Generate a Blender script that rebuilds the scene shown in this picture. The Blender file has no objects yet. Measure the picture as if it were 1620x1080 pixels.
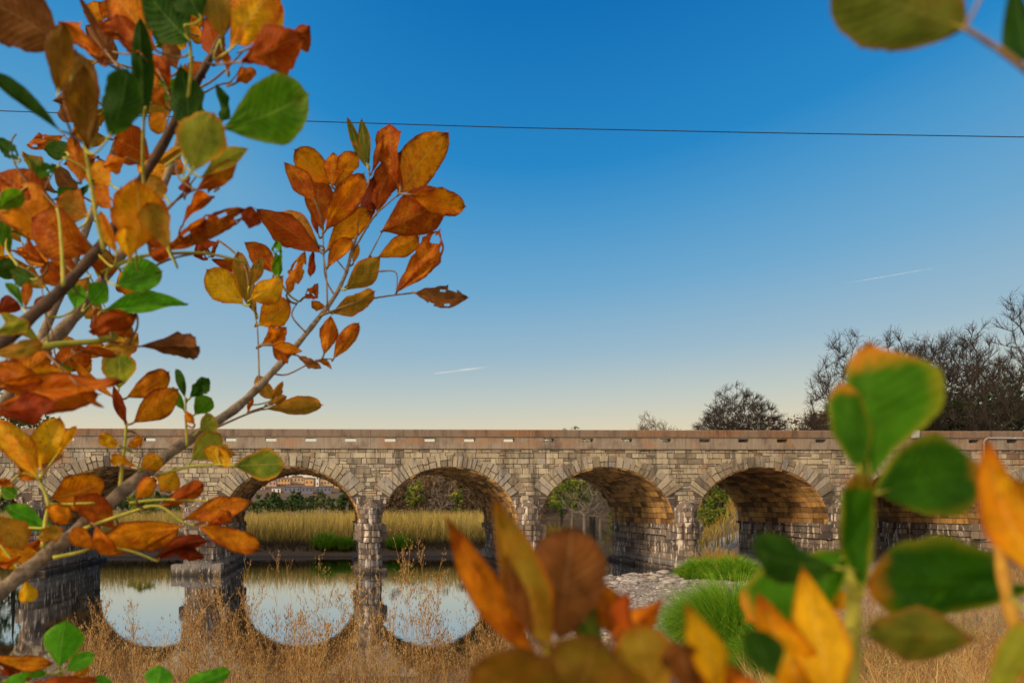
import bpy, math, random
import numpy as np
from mathutils import Vector, Matrix, noise
rad = math.radians
SC = bpy.context.scene
COL = SC.collection
# ------------------------------------------------------------------ camera
TH = 0.0256                       # the camera is turned a little to the right of square-on to the bridge
FPX = 1080.0                      # 24 mm lens on a 36 mm frame, 1620 px wide
PX0, PY0 = 567.0, 800.0
CAMZ = 3.8
Fv = Vector((math.sin(TH), math.cos(TH), 0)); Rv = Vector((math.cos(TH), -math.sin(TH), 0)); Uv = Vector((0, 0, 1))
def P(px, py, d):
    return Vector((0, 0, CAMZ)) + Fv*d + Rv*((px-PX0)/FPX*d) + Uv*((PY0-py)/FPX*d)
cam = bpy.data.cameras.new('camera'); camo = bpy.data.objects.new('camera', cam); COL.objects.link(camo)
camo.location = (0, 0, CAMZ); camo.rotation_euler = (rad(90), 0, -TH)
cam.lens = 24; cam.sensor_width = 36; cam.shift_x = (810-PX0)/1620; cam.shift_y = (PY0-540)/1620
cam.clip_start = 0.02; cam.clip_end = 20000
cam.dof.use_dof = True; cam.dof.focus_distance = 3.2; cam.dof.aperture_fstop = 24/3.9
SC.camera = camo
# ------------------------------------------------------------------ sky and sun
SUN_EL = 22.0; SUN_AZ = 244.0      # compass degrees from +Y clockwise: behind the camera, to the left
w = bpy.data.worlds.new('World'); SC.world = w; w.use_nodes = True
nt = w.node_tree; nt.nodes.clear()
out = nt.nodes.new('ShaderNodeOutputWorld'); bg = nt.nodes.new('ShaderNodeBackground')
sky = nt.nodes.new('ShaderNodeTexSky'); sky.sky_type = 'NISHITA'; sky.sun_disc = False
sky.sun_elevation = rad(SUN_EL); sky.sun_rotation = rad(SUN_AZ); sky.ozone_density = 2.0; sky.air_density = 1.0; sky.dust_density = 1.0
tc = nt.nodes.new('ShaderNodeTexCoord'); sep = nt.nodes.new('ShaderNodeSeparateXYZ')
nt.links.new(tc.outputs['Generated'], sep.inputs[0])
def wm(op, a, b):
    x = nt.nodes.new('ShaderNodeMath'); x.operation = op
    for i, v in enumerate((a, b)):
        if hasattr(v, 'links'): nt.links.new(v, x.inputs[i])
        else: x.inputs[i].default_value = v
    return x.outputs[0]
# the blue is deepest in one quarter of the sky and paler to either side
dxs = wm('SUBTRACT', sep.outputs['X'], .34); az_ = wm('MINIMUM', wm('MULTIPLY', wm('MULTIPLY', dxs, dxs), 1.15), .27)
low_ = wm('MINIMUM', wm('MAXIMUM', wm('MULTIPLY', wm('SUBTRACT', sep.outputs['Z'], .16), 4.0), 0.0), 1.0); az_ = wm('MULTIPLY', az_, low_)
ramp = nt.nodes.new('ShaderNodeValToRGB'); nt.links.new(wm('MULTIPLY', sep.outputs['Z'], wm('SUBTRACT', 1.0, az_)), ramp.inputs[0])
def s2l(c): return tuple(((v/255)/12.92 if v/255 <= .04045 else ((v/255+.055)/1.055)**2.4) for v in c)
stops = [(0.0, (240, 212, 160)), (0.10, (228, 214, 181)), (0.145, (199, 206, 196)), (0.205, (158, 189, 206)), (0.29, (112, 171, 210)), (0.365, (76, 155, 208)), (0.43, (34, 137, 203)), (0.59, (2, 110, 184)), (1.0, (72, 118, 158))]  # last stop: zenith out of view, paled and greyed to add neutral fill
el = ramp.color_ramp.elements
while len(el) < len(stops): el.new(0.5)
for e, (p, c) in zip(el, stops): e.position = p; e.color = (*[v*.89 for v in s2l(c)], 1)
# the air scatters the last light: the physical sky is graded by height above the horizon
scale = nt.nodes.new('ShaderNodeVectorMath'); scale.operation = 'SCALE'; scale.inputs['Scale'].default_value = 0.10
nt.links.new(sky.outputs[0], scale.inputs[0])
mix = nt.nodes.new('ShaderNodeMix'); mix.data_type = 'RGBA'; mix.inputs[0].default_value = 0.95
nt.links.new(scale.outputs[0], mix.inputs[6]); nt.links.new(ramp.outputs[0], mix.inputs[7])
# warm glow added to the unseen sky behind the camera as fill light
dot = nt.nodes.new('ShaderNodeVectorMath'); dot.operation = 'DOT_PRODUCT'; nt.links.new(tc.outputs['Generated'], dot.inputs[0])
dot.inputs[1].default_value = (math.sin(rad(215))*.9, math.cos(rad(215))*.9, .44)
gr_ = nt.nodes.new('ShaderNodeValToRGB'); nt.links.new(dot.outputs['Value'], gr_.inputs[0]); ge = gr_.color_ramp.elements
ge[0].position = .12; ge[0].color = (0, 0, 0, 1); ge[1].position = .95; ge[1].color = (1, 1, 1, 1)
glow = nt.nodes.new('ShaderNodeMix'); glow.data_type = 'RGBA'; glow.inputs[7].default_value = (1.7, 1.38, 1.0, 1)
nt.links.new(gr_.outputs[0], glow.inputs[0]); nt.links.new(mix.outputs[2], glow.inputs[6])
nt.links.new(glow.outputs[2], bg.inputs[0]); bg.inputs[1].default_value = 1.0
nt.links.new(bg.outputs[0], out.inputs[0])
sl = bpy.data.lights.new('sun', 'SUN'); sl.energy = 2.8; sl.angle = rad(12); sl.color = (1.0, 0.78, 0.52)
so = bpy.data.objects.new('sun', sl); COL.objects.link(so)
sd = Vector((math.sin(rad(SUN_AZ))*math.cos(rad(SUN_EL)), math.cos(rad(SUN_AZ))*math.cos(rad(SUN_EL)), math.sin(rad(SUN_EL))))
so.rotation_euler = (-sd).to_track_quat('-Z', 'Y').to_euler(); so.location = (0, -20, 30)
SC.view_settings.view_transform = 'Standard'; SC.view_settings.look = 'None'
SC.view_settings.exposure = 0.12; SC.view_settings.gamma = 1.0
SC.render.engine = 'CYCLES'
# ------------------------------------------------------------------ helpers
def tag(o, label=None, cat=None, group=None, kind=None):
    if label: o['label'] = label
    if cat: o['category'] = cat
    if group: o['group'] = group
    if kind: o['kind'] = kind
    return o
def empty(name, loc=(0, 0, 0)):
    o = bpy.data.objects.new(name, None); COL.objects.link(o); o.location = loc; o.empty_display_size = .2
    return o
class MB:
    """collects geometry, with a random tone per face (attribute 'tone')"""
    def __init__(s): s.v = []; s.f = []; s.t = []; s.smooth = False; s.uv = None
    def quad(s, a, b, c, d, t=0.5):
        n = len(s.v); s.v += [tuple(a), tuple(b), tuple(c), tuple(d)]; s.f.append((n, n+1, n+2, n+3)); s.t.append(t)
    def poly(s, pts, t=0.5):
        n = len(s.v); s.v += [tuple(p) for p in pts]; s.f.append(tuple(range(n, n+len(pts)))); s.t.append(t)
    def box(s, lo, hi, t=0.5):
        x0, y0, z0 = lo; x1, y1, z1 = hi
        n = len(s.v)
        s.v += [(x0, y0, z0), (x1, y0, z0), (x1, y1, z0), (x0, y1, z0), (x0, y0, z1), (x1, y0, z1), (x1, y1, z1), (x0, y1, z1)]
        for q in ((0, 3, 2, 1), (4, 5, 6, 7), (0, 1, 5, 4), (1, 2, 6, 5), (2, 3, 7, 6), (3, 0, 4, 7)):
            s.f.append(tuple(n+i for i in q)); s.t.append(t)
    def stone(s, c4, nrm, th, t, ch=0.25):
        """a worked stone: base quad c4 (Vectors, counter-clockwise seen from nrm), raised th along nrm with a chamfer"""
        cen = (c4[0]+c4[1]+c4[2]+c4[3])/4
        e = min((c4[1]-c4[0]).length, (c4[2]-c4[1]).length)*ch*.5
        top = []
        for p in c4:
            q = p + (cen-p).normalized()*e + nrm*(th*random.uniform(.8, 1.2)); top.append(q)
        n = len(s.v)
        s.v += [tuple(p) for p in c4] + [tuple(p) for p in top]
        s.f.append((n+4, n+5, n+6, n+7)); s.t.append(t)
        for i in range(4):
            j = (i+1) % 4; s.f.append((n+i, n+j, n+4+j, n+4+i)); s.t.append(t)
    def tube(s, pts, rs, k=6, t=0.5, cap=True):
        n0 = len(s.v); m = len(pts); pts = [Vector(p) for p in pts]
        up = None
        for i, p in enumerate(pts):
            d = (pts[min(i+1, m-1)]-pts[max(i-1, 0)])
            d = d.normalized() if d.length > 1e-9 else Vector((0, 0, 1))
            if up is None: up = d.orthogonal().normalized()
            a = (up - d*up.dot(d)); a = a.normalized() if a.length > 1e-6 else d.orthogonal().normalized(); up = a
            b = d.cross(a)
            for j in range(k):
                an = 2*math.pi*j/k; q = p + (a*math.cos(an)+b*math.sin(an))*rs[i]; s.v.append(tuple(q))
        for i in range(m-1):
            for j in range(k):
                j2 = (j+1) % k
                s.f.append((n0+i*k+j, n0+i*k+j2, n0+(i+1)*k+j2, n0+(i+1)*k+j)); s.t.append(t)
        if cap:
            s.f.append(tuple(n0+j for j in reversed(range(k)))); s.t.append(t)
            s.f.append(tuple(n0+(m-1)*k+j for j in range(k))); s.t.append(t)
    def build(s, name, m, parent=None, smooth=False, world=True):
        me = bpy.data.meshes.new(name); me.from_pydata(s.v, [], s.f); me.materials.append(m)
        at = me.attributes.new('tone', 'FLOAT', 'FACE'); at.data.foreach_set('value', np.array(s.t, dtype=np.float32))
        if smooth or s.smooth: me.polygons.foreach_set('use_smooth', [True]*len(me.polygons))
        me.update()
        o = bpy.data.objects.new(name, me); COL.objects.link(o)
        if parent:
            o.parent = parent
            if world: o.matrix_parent_inverse = Matrix.Translation(-Vector(parent.location))
        return o
def np_mesh(name, V, Fq, tone, m, parent=None, smooth=False):
    """V (n,3), Fq (m,k) all faces with k corners, tone per face"""
    me = bpy.data.meshes.new(name); k = Fq.shape[1]
    me.vertices.add(len(V)); me.vertices.foreach_set('co', V.astype(np.float32).ravel())
    me.loops.add(Fq.size); me.loops.foreach_set('vertex_index', Fq.astype(np.int32).ravel())
    me.polygons.add(len(Fq)); me.polygons.foreach_set('loop_start', (np.arange(len(Fq))*k).astype(np.int32))
    me.update(calc_edges=True)
    at = me.attributes.new('tone', 'FLOAT', 'FACE'); at.data.foreach_set('value', tone.astype(np.float32))
    if smooth: me.polygons.foreach_set('use_smooth', [True]*len(me.polygons))
    me.materials.append(m)
    o = bpy.data.objects.new(name, me); COL.objects.link(o)
    if parent:
        o.parent = parent; o.matrix_parent_inverse = Matrix.Translation(-Vector(parent.location))
    return o
# ------------------------------------------------------------------ materials
class N:
    def __init__(s, name):
        s.m = bpy.data.materials.new(name); s.m.use_nodes = True; s.t = s.m.node_tree; s.t.nodes.clear()
        s.out = s.t.nodes.new('ShaderNodeOutputMaterial')
    def n(s, typ, **kw):
        x = s.t.nodes.new('ShaderNode'+typ)
        for k, v in kw.items():
            if k.startswith('i_'):
                key = k[2:]; key = int(key) if key.isdigit() else key.replace('_', ' ')
                x.inputs[key].default_value = v
            else: setattr(x, k, v)
        return x
    def l(s, a, b): s.t.links.new(a, b)
    def ramp(s, fac, stops, interp='LINEAR'):
        r = s.t.nodes.new('ShaderNodeValToRGB'); e = r.color_ramp.elements; r.color_ramp.interpolation = interp
        while len(e) < len(stops): e.new(.5)
        for q, (p, c) in zip(e, stops):
            q.position = p; q.color = (*c, 1) if len(c) == 3 else c
        s.l(fac, r.inputs[0]); return r.outputs[0]
    def mix(s, fac, a, b, blend='MIX'):
        x = s.t.nodes.new('ShaderNodeMix'); x.data_type = 'RGBA'; x.blend_type = blend
        for i, v in ((0, fac), (6, a), (7, b)):
            if hasattr(v, 'is_linked') or hasattr(v, 'links'): s.l(v, x.inputs[i])
            elif i == 0: x.inputs[0].default_value = v
            else: x.inputs[i].default_value = (*v, 1)
        return x.outputs[2]
    def math(s, op, a, b=None, clamp=False):
        x = s.t.nodes.new('ShaderNodeMath'); x.operation = op; x.use_clamp = clamp
        for i, v in enumerate((a, b)):
            if v is None: continue
            if hasattr(v, 'links'): s.l(v, x.inputs[i])
            else: x.inputs[i].default_value = v
        return x.outputs[0]
    def coord(s, scale=(1, 1, 1), typ='Object'):
        t = s.n('TexCoord'); mp = s.n('Mapping'); mp.inputs['Scale'].default_value = scale
        s.l(t.outputs[typ], mp.inputs[0]); return mp.outputs[0]
    def noise(s, co, scale, detail=4, rough=.55):
        x = s.n('TexNoise', i_Scale=scale, i_Detail=detail, i_Roughness=rough); s.l(co, x.inputs['Vector']); return x.outputs['Fac']
    def attr(s, name='tone'):
        x = s.n('Attribute', attribute_name=name); return x.outputs['Fac']
    def bump(s, h, strength=.5, dist=.05):
        x = s.n('Bump', i_Strength=strength, i_Distance=dist); s.l(h, x.inputs['Height']); return x.outputs[0]
    def bsdf(s, col, rough=.9, normal=None, spec=.3):
        b = s.n('BsdfPrincipled', i_Roughness=rough); b.inputs['Specular IOR Level'].default_value = spec
        if hasattr(col, 'links'): s.l(col, b.inputs['Base Color'])
        else: b.inputs['Base Color'].default_value = (*col, 1)
        if normal is not None: s.l(normal, b.inputs['Normal'])
        return b
    def fin(s, sh):
        s.l(sh.outputs[0] if hasattr(sh, 'outputs') else sh, s.out.inputs[0]); return s.m
def stone_mat(name, stops, dark=(.05, .045, .042), stain=.5, rust=.3, lime=0.0, wet=False, bumpd=.05):
    g = N(name); co = g.coord()
    tone = g.attr(); n1 = g.noise(co, 6.0, 6, .65)
    f = g.math('ADD', g.math('MULTIPLY', tone, .8), g.math('MULTIPLY', n1, .22))
    c = g.ramp(f, stops)
    co2 = g.coord((1.0, 1.0, .22)); n2 = g.noise(co2, 1.1, 7, .7)
    c = g.mix(g.ramp(n2, [(.50, (0, 0, 0)), (.68, (stain,)*3)]), c, dark)
    n5 = g.noise(g.coord((3.2, 3.2, .16)), 1.3, 6, .65)
    c = g.mix(g.ramp(n5, [(.54, (0, 0, 0)), (.66, (stain*.7,)*3)]), c, tuple(v*.9 for v in dark))
    n3 = g.noise(g.coord((.8, .8, .5)), .9, 4)
    c = g.mix(g.ramp(n3, [(.55, (0, 0, 0)), (.72, (rust,)*3)]), c, (.30, .13, .055))
    if lime:
        n4 = g.noise(g.coord((2.6, 2.6, .5)), 1.6, 5, .6)
        c = g.mix(g.ramp(n4, [(.56, (0, 0, 0)), (.61, (lime,)*3)]), c, (.62, .55, .48))
    if wet:
        sp = g.n('SeparateXYZ'); g.l(g.n('TexCoord').outputs['Object'], sp.inputs[0])
        zz = g.math('ADD', sp.outputs['Z'], g.math('MULTIPLY', n1, .5))
        c = g.mix(g.ramp(zz, [(.35, (.85,)*3), (.62, (0, 0, 0))]), c, (.025, .024, .024))
        c = g.mix(g.ramp(zz, [(.60, (0, 0, 0)), (.68, (.6,)*3), (.95, (.5,)*3), (1.0, (0,)*3)]), c, (.20, .195, .20))
    nb = g.noise(co, 9, 8, .7)
    return g.fin(g.bsdf(c, .92, g.bump(nb, .9, bumpd), .15))
M = {}
M['face'] = stone_mat('stone_face', [(.03, (.13, .105, .09)), (.25, (.27, .225, .165)), (.5, (.37, .305, .21)), (.75, (.46, .395, .285)), (.98, (.26, .235, .225))], stain=.9, rust=.55, bumpd=.07)
M['ring'] = stone_mat('stone_ring', [(.05, (.13, .105, .085)), (.35, (.26, .215, .155)), (.65, (.40, .34, .24)), (.95, (.25, .23, .225))], stain=.75, rust=.2, bumpd=.07)
M['vault'] = stone_mat('stone_vault', [(.05, (.06, .03, .015)), (.35, (.22, .12, .04)), (.65, (.50, .28, .08)), (.95, (.27, .15, .07))], stain=.8, rust=.5, lime=.12, bumpd=.09)
M['pier'] = stone_mat('stone_pier', [(.05, (.045, .037, .037)), (.3, (.115, .09, .08)), (.6, (.24, .185, .14)), (.95, (.135, .118, .12))], stain=.85, rust=.35, lime=.8, wet=True, bumpd=.08)
M['mortar'] = stone_mat('mortar', [(0, (.085, .065, .05)), (1, (.12, .095, .075))], stain=.5, rust=.2)
g = N('coping'); co = g.coord((9, 3, .35)); n = g.noise(co, 1.4, 6, .7)
c = g.ramp(n, [(.3, (.10, .05, .03)), (.5, (.22, .105, .05)), (.7, (.31, .185, .10))])
c = g.mix(g.ramp(g.noise(g.coord((.35, 1, 1)), .8, 4), [(.32, (0, 0, 0)), (.52, (.8,)*3)]), c, (.185, .15, .12))
c = g.mix(g.ramp(g.noise(g.coord((2, 2, .4)), 1.5, 6, .7), [(.5, (0, 0, 0)), (.66, (.7,)*3)]), c, (.07, .05, .04))
M['coping'] = g.fin(g.bsdf(c, .9, g.bump(g.noise(g.coord(), 12, 6), .5, .02), .15))
g = N('parapet_concrete'); co = g.coord((7, 3, .5)); n = g.noise(co, 1.4, 6, .7)
c = g.ramp(n, [(.2, (.16, .125, .10)), (.5, (.26, .21, .165)), (.8, (.33, .275, .215))])
c = g.mix(g.ramp(g.noise(g.coord((1, 1, .6)), 1.2, 7, .7), [(.48, (0, 0, 0)), (.66, (.8,)*3)]), c, (.10, .075, .065))
c = g.mix(g.ramp(g.noise(g.coord((.5, 1, 1)), 1.0, 4), [(.52, (0, 0, 0)), (.7, (.6,)*3)]), c, (.30, .15, .07))
M['parapet'] = g.fin(g.bsdf(c, .9, g.bump(g.noise(g.coord(), 12, 6), .5, .02), .15))
g = N('asphalt'); M['asphalt'] = g.fin(g.bsdf(g.ramp(g.noise(g.coord(), 20), [(.3, (.04, .04, .04)), (.7, (.07, .07, .068))]), .95))
g = N('galvanised'); M['metal'] = g.fin(g.bsdf(g.ramp(g.noise(g.coord(), 5), [(.3, (.28, .29, .31)), (.7, (.5, .5, .52))]), .5))
g = N('black_cable'); M['cable'] = g.fin(g.bsdf((.012, .012, .014), .6))
# ------------------------------------------------------------------ the bridge
random.seed(4)
YF, YB = 39.0, 39.0/0.813
def X_at(px, Y=YF):               # world x on the plane y = Y seen at pixel column px
    u = (px-PX0)/FPX; d = Y/(Fv.y + Rv.y*u); return Fv.x*d + Rv.x*u*d
def Z_at(px, py, Y=YF):
    u = (px-PX0)/FPX; d = Y/(Fv.y + Rv.y*u); return CAMZ + (PY0-py)/FPX*d
XC3 = X_at(711.5); XC5 = X_at(1205.5); SP = (XC5-XC3)/2
REG = [XC3 + SP*i for i in range(-6, 8)]
ARCH = [x - (.85 if i < 5 else 0) for i, x in enumerate(REG)]       # one pier on the left is thicker than the rest
HA = 0.5*(X_at(820)-X_at(603)); 
ZS = Z_at(711, 830); ZCR = Z_at(711, 738); RISE = ZCR-ZS
ZTOP = Z_at(582, 679); ZCOP = Z_at(582, 690.5); ZPB = Z_at(582, 709.5)
BX0, BX1 = ARCH[0]-SP/2-14, ARCH[-1]+SP/2+18
print('arch spacing', SP, 'half', HA, 'rise', RISE, 'ZS', ZS, 'crown', ZCR, 'top', ZTOP)
def intr(x):                      # height of the intrados over x, None over a pier
    for c in ARCH:
        if abs(x-c) < HA: return ZS + RISE*math.sqrt(max(0, 1-((x-c)/HA)**2))
    return None
bridge = tag(empty('stone_arch_bridge', (ARCH[3]-SP/2, YF, 0)), 'long coursed stone bridge with round arches and slotted concrete parapet across the river', 'bridge')
# core walls (mortar) front and back
mb = MB(); K = 40
for Y, sgn in ((YF+.03, 1), (YB-.03, -1)):
    def col(x0, x1, z0a, z0b):
        q = [(x0, Y, z0a), (x1, Y, z0b), (x1, Y, ZPB), (x0, Y, ZPB)]
        if sgn < 0: q.reverse()
        mb.quad(*q)
    xs = BX0
    for c in ARCH:
        col(xs, c-HA, -1.2, -1.2)
        for i in range(K):
            a0 = math.pi*(1-i/K); a1 = math.pi*(1-(i+1)/K)
            col(c+HA*math.cos(a0), c+HA*math.cos(a1), ZS+RISE*math.sin(a0), ZS+RISE*math.sin(a1))
        xs = c+HA
    col(xs, BX1, -1.2, -1.2)
mb.quad((BX0, YF, ZPB-.02), (BX1, YF, ZPB-.02), (BX1, YB, ZPB-.02), (BX0, YB, ZPB-.02))
mb.build('wall_core', M['mortar'], bridge)
# coursed rubble of the spandrels: each block raised on the core
def ring_out(x, z):               # inside the outline of a voussoir ring or the opening?
    for c in ARCH:
        dx = (x-c); dz = z-ZS
        if abs(dx) < SP*.5 and dz > 0:
            e = math.sqrt((dx/(HA+.05))**2+(dz/(RISE+.05))**2)
            if e < 1.06: return True
        if abs(dx) < HA+.02 and dz <= 0: return True
    return False
ZR = Z_at(582, 786)               # rings end here, the darker pier masonry begins
def lay(mb, x0, x1, z0, z1, Y, nrm, hmin, hmax, lmin, lmax, ok, th=.035):
    z = z1
    while z > z0+.06:
        h = random.uniform(hmin, hmax)
        if z-h < z0: h = z-z0
        x = x0 - random.random()*lmax
        while x < x1:
            L = random.uniform(lmin, lmax)*(h/hmax*.6+.5)
            a, b = max(x, x0), min(x+L, x1)
            if b-a > .08:
                # a block is now and then split in two thin ones
                parts = [(z-h, z)] if random.random() > .22 else [(z-h, z-h*.52), (z-h*.48, z)]
                for p0, p1 in parts:
                    if ok(a, p0) and ok(b, p0) and ok((a+b)/2, p0) and ok(a, p1) and ok(b, p1):
                        g_ = .014; jz = lambda: random.uniform(-.022, .022)
                        q = [Vector((a+g_, Y, p0+g_+jz())), Vector((b-g_, Y, p0+g_+jz())), Vector((b-g_, Y, p1-g_+jz())), Vector((a+g_, Y, p1-g_+jz()))]
                        if nrm.y > 0: q.reverse()
                        mb.stone(q, nrm, th*random.uniform(.5, 1.5), random.random(), .16)
            x += L
        z -= h
mb = MB()
lay(mb, BX0, BX1, ZR-.6, ZPB-.01, YF+.03, Vector((0, -1, 0)), .16, .34, .25, .85, lambda x, z: not ring_out(x, z) and z > ZR-.45 - 0*x)
mb.build('spandrel_wall', M['face'], bridge)
mb = MB()
lay(mb, BX0, BX1, 0, ZPB-.01, YB-.03, Vector((0, 1, 0)), .28, .5, .6, 1.4, lambda x, z: not ring_out(x, z))
mb.build('rear_wall', M['face'], bridge)
# arch rings and barrels, one part per arch
for ci, c in enumerate(ARCH):
    for Y, nrm, dy in ((YF, Vector((0, -1, 0)), -.05), (YB, Vector((0, 1, 0)), .05)):
        mb = MB()
        A0 = math.asin((ZR-ZS)/RISE); a = A0
        cuts = [A0]
        while cuts[-1] < math.pi-A0-.07: cuts.append(cuts[-1]+random.uniform(.055, .115))
        cuts.append(math.pi-A0)
        for a0, a1 in zip(cuts[:-1], cuts[1:]):
            def pt(a, r): 
                nx, nz = math.cos(a)/HA, math.sin(a)/RISE; L = math.hypot(nx, nz)
                return Vector((c+HA*math.cos(a)+nx/L*r, Y+(.03 if Y == YF else -.03), ZS+RISE*math.sin(a)+nz/L*r))
            am = (a0+a1)/2; T = .66 + .42*(abs(am-math.pi/2)/(math.pi/2-A0))**1.5
            T *= random.uniform(.95, 1.04)
            pieces = [(0.0, T)] if random.random() < .55 else [(0.0, T*random.uniform(.4, .6))]
            if len(pieces) == 1 and pieces[0][1] != T: pieces.append((pieces[0][1], T))
            for r0, r1 in pieces:
                g_ = .004
                q = [pt(a0+g_, r0), pt(a0+g_, r1-.015), pt(a1-g_, r1-.015), pt(a1-g_, r0)]
                q.reverse()
                if Y == YF: q = [q[0], q[1], q[2], q[3]]
                else: q.reverse()
                mb.stone([p_+Vector((random.uniform(-.012, .012), 0, random.uniform(-.012, .012))) for p_ in q], nrm, random.uniform(.045, .11), random.random(), .16)
        mb.build('arch_ring', M['ring'], bridge)
    # barrel: mortar shell and rows of long stones
    mb = MB()
    nseg = 40
    def bp(a, y, r=0): return Vector((c+(HA-r)*math.cos(a), y, ZS+(RISE-r)*math.sin(a)))
    for i in range(nseg):
        a0 = math.pi*i/nseg; a1 = math.pi*(i+1)/nseg
        mb.quad(bp(a0, YF+.03), bp(a1, YF+.03), bp(a1, YB-.03), bp(a0, YB-.03), .1)
    rows = 30
    for i in range(rows):
        a0 = math.pi*i/rows; a1 = math.pi*(i+1)/rows; y = YF - random.random()*.4
        while y < YB:
            L = random.uniform(.35, 1.0); ya, yb = max(y, YF-.02), min(y+L, YB+.02)
            if yb-ya > .1:
                nrm = Vector((-math.cos((a0+a1)/2), 0, -math.sin((a0+a1)/2)))
                q = [bp(a0+.003, ya+.01), bp(a1-.003, ya+.01), bp(a1-.003, yb-.01), bp(a0+.003, yb-.01)]
                mb.stone(q, nrm, random.uniform(.01, .10), random.random(), .22)
            y += L
    mb.build('arch_barrel', M['vault'], bridge)
# piers below the springing
PW = SP-2*HA
ZI0, ZI1 = Z_at(582, 853), Z_at(582, 829)
for i in range(len(ARCH)-1):
    xc = (ARCH[i]+ARCH[i+1])/2; x0, x1 = ARCH[i]+HA, ARCH[i+1]-HA; PW = x1-x0
    mb = MB()
    mb.box((x0+.04, YF+.04, -1.2), (x1-.04, YB-.04, ZI1), .1)
    # side faces
    for X, nx in ((x0+.04, -1), (x1-.04, 1)):
        z = -.4
        while z < ZS+.05:
            h = random.uniform(.26, .42); h = min(h, ZS+.08-z)
            if h < .1: break
            imp = (z+h/2 > ZI0+.05 and z+h/2 < ZI1+.1)
            y = YF+.02
            while y < YB-.02:
                L = random.uniform(.4, 1.0) if not imp else random.uniform(.45, .7); yb = min(y+L, YB-.02)
                if yb-y > .1:
                    gap = imp and (int((y-YF)/.62) % 2 == 1) and y > YF+3.2
                    if not gap:
                        th = .05*random.uniform(.4, 1.4) + (.22 if imp else 0)
                        q = [Vector((X, y+.012, z+.012)), Vector((X, yb-.012, z+.012)), Vector((X, yb-.012, z+h-.012)), Vector((X, y+.012, z+h-.012))]
                        if nx < 0: q.reverse()
                        mb.stone(q, Vector((nx, 0, 0)), th, random.random(), .2)
                y += L
            z += h
    mb.build('pier', M['pier'], bridge)
    # footing
    mb = MB(); mb.box((x0-.28, YF-.55, -1.2), (x1+.28, YB+.4, .24+random.uniform(-.04, .04)), .5)
    for yy in np.arange(YF-.5, YB+.2, .9):
        for X, nx in ((x0-.28, -1), (x1+.28, 1)):
            q = [Vector((X, yy+.01, -.2)), Vector((X, yy+.88, -.2)), Vector((X, yy+.88, .22)), Vector((X, yy+.01, .22))]
            if nx < 0: q.reverse()
            mb.stone(q, Vector((nx, 0, 0)), .06, random.random(), .12)
    if PW > SP-2*HA+.3:
        for k in range(5):
            a_ = x0-.45+k*(PW+.7)/5; mb.box((a_+.01, YF-1.5+random.uniform(0, .1), -1.0), (a_+(PW+.7)/5-.01, YF-.5, .62+random.uniform(-.05, .05)), random.random())
    mb.build('footing', M['pier'], bridge)
    # cutwater: pointed nose in courses, with a sloping cap against the wall
    mb = MB(); N0 = .85; hw = PW/2+.02
    def nose(z): return [Vector((xc-hw, YF-.0, z)), Vector((xc-hw*.55, YF-N0*.75, z)), Vector((xc, YF-N0, z)), Vector((xc+hw*.55, YF-N0*.75, z)), Vector((xc+hw, YF-.0, z))]
    zt = Z_at(582, 803); za = Z_at(582, 788); b0, b1 = nose(-1.0), nose(zt)
    for k in range(4): mb.quad(b0[k], b0[k+1], b1[k+1], b1[k], .2)
    apex = Vector((xc, YF+.02, za))
    for k in range(4): mb.poly([b1[k], b1[k+1], apex], .4)
    z = -.3
    while z < zt-.05:
        h = min(random.uniform(.24, .42), zt-z); imp = (ZI0 < z+h/2 < ZI1)
        if h > .1:
            a, b = nose(z), nose(z+h)
            for k in range(4):
                n_ = (a[k+1]-a[k]).cross(Vector((0, 0, 1))).normalized()
                ns = 1 if k in (1, 2) else 1
                segs = [(0, 1)] if random.random() < .5 else [(0, random.uniform(.35, .65))]
                if segs[0][1] < 1: segs.append((segs[0][1], 1))
                for s0, s1 in segs:
                    if random.random() < .06: continue
                    q = [a[k].lerp(a[k+1], s0), a[k].lerp(a[k+1], s1), b[k].lerp(b[k+1], s1), b[k].lerp(b[k+1], s0)]
                    cen = sum(q, Vector())/4; q = [p+(cen-p).normalized()*.014 for p in q]
                    mb.stone(q, n_, .05*random.uniform(.2, 1.8)+(.14 if imp else 0), random.random(), .2)
        z += h
    # impost blocks standing out at the shoulders
    for sx in (-1, 1):
        for zz0, zz1 in ((ZI0, (ZI0+ZI1)/2-.01), ((ZI0+ZI1)/2+.01, ZI1)):
            e = random.uniform(.18, .34)
            xa, xb = (xc+sx*(hw-.25), xc+sx*(hw+e)); 
            mb.box((min(xa, xb), YF-.32-random.random()*.1, zz0), (max(xa, xb), YF+.3, zz1), random.random())
    mb.build('cutwater', M['pier'], bridge)
    # dark face masonry between ring ends and springing
    mb = MB()
    lay(mb, x0-.02-.5, x1+.02+.5, ZS-.1, ZR-.02, YF+.03, Vector((0, -1, 0)), .2, .34, .35, .8, lambda x, z: (intr(x) is None or z > 99) , th=.045)
    # curved triangles beside the shoulders
    z = ZS
    while z < ZR-.05:
        h = min(.3, ZR-z)
        for sx in (-1, 1):
            ai = ARCH[i] if sx < 0 else ARCH[i+1]
            def xe(zz): return ai - sx*HA*math.sqrt(max(0, 1-((zz-ZS)/RISE)**2))
            xp = xc+sx*PW/2
            q = [Vector((xp-sx*.02, YF+.03, z+.01)), Vector((xe(z), YF+.03, z+.01)), Vector((xe(z+h), YF+.03, z+h-.01)), Vector((xp-sx*.02, YF+.03, z+h-.01))]
            if sx < 0: q.reverse()
            mb.stone(q, Vector((0, -1, 0)), .05, random.random()*.6, .12)
        z += h
    mb.build('pier_face', M['pier'], bridge)
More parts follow.
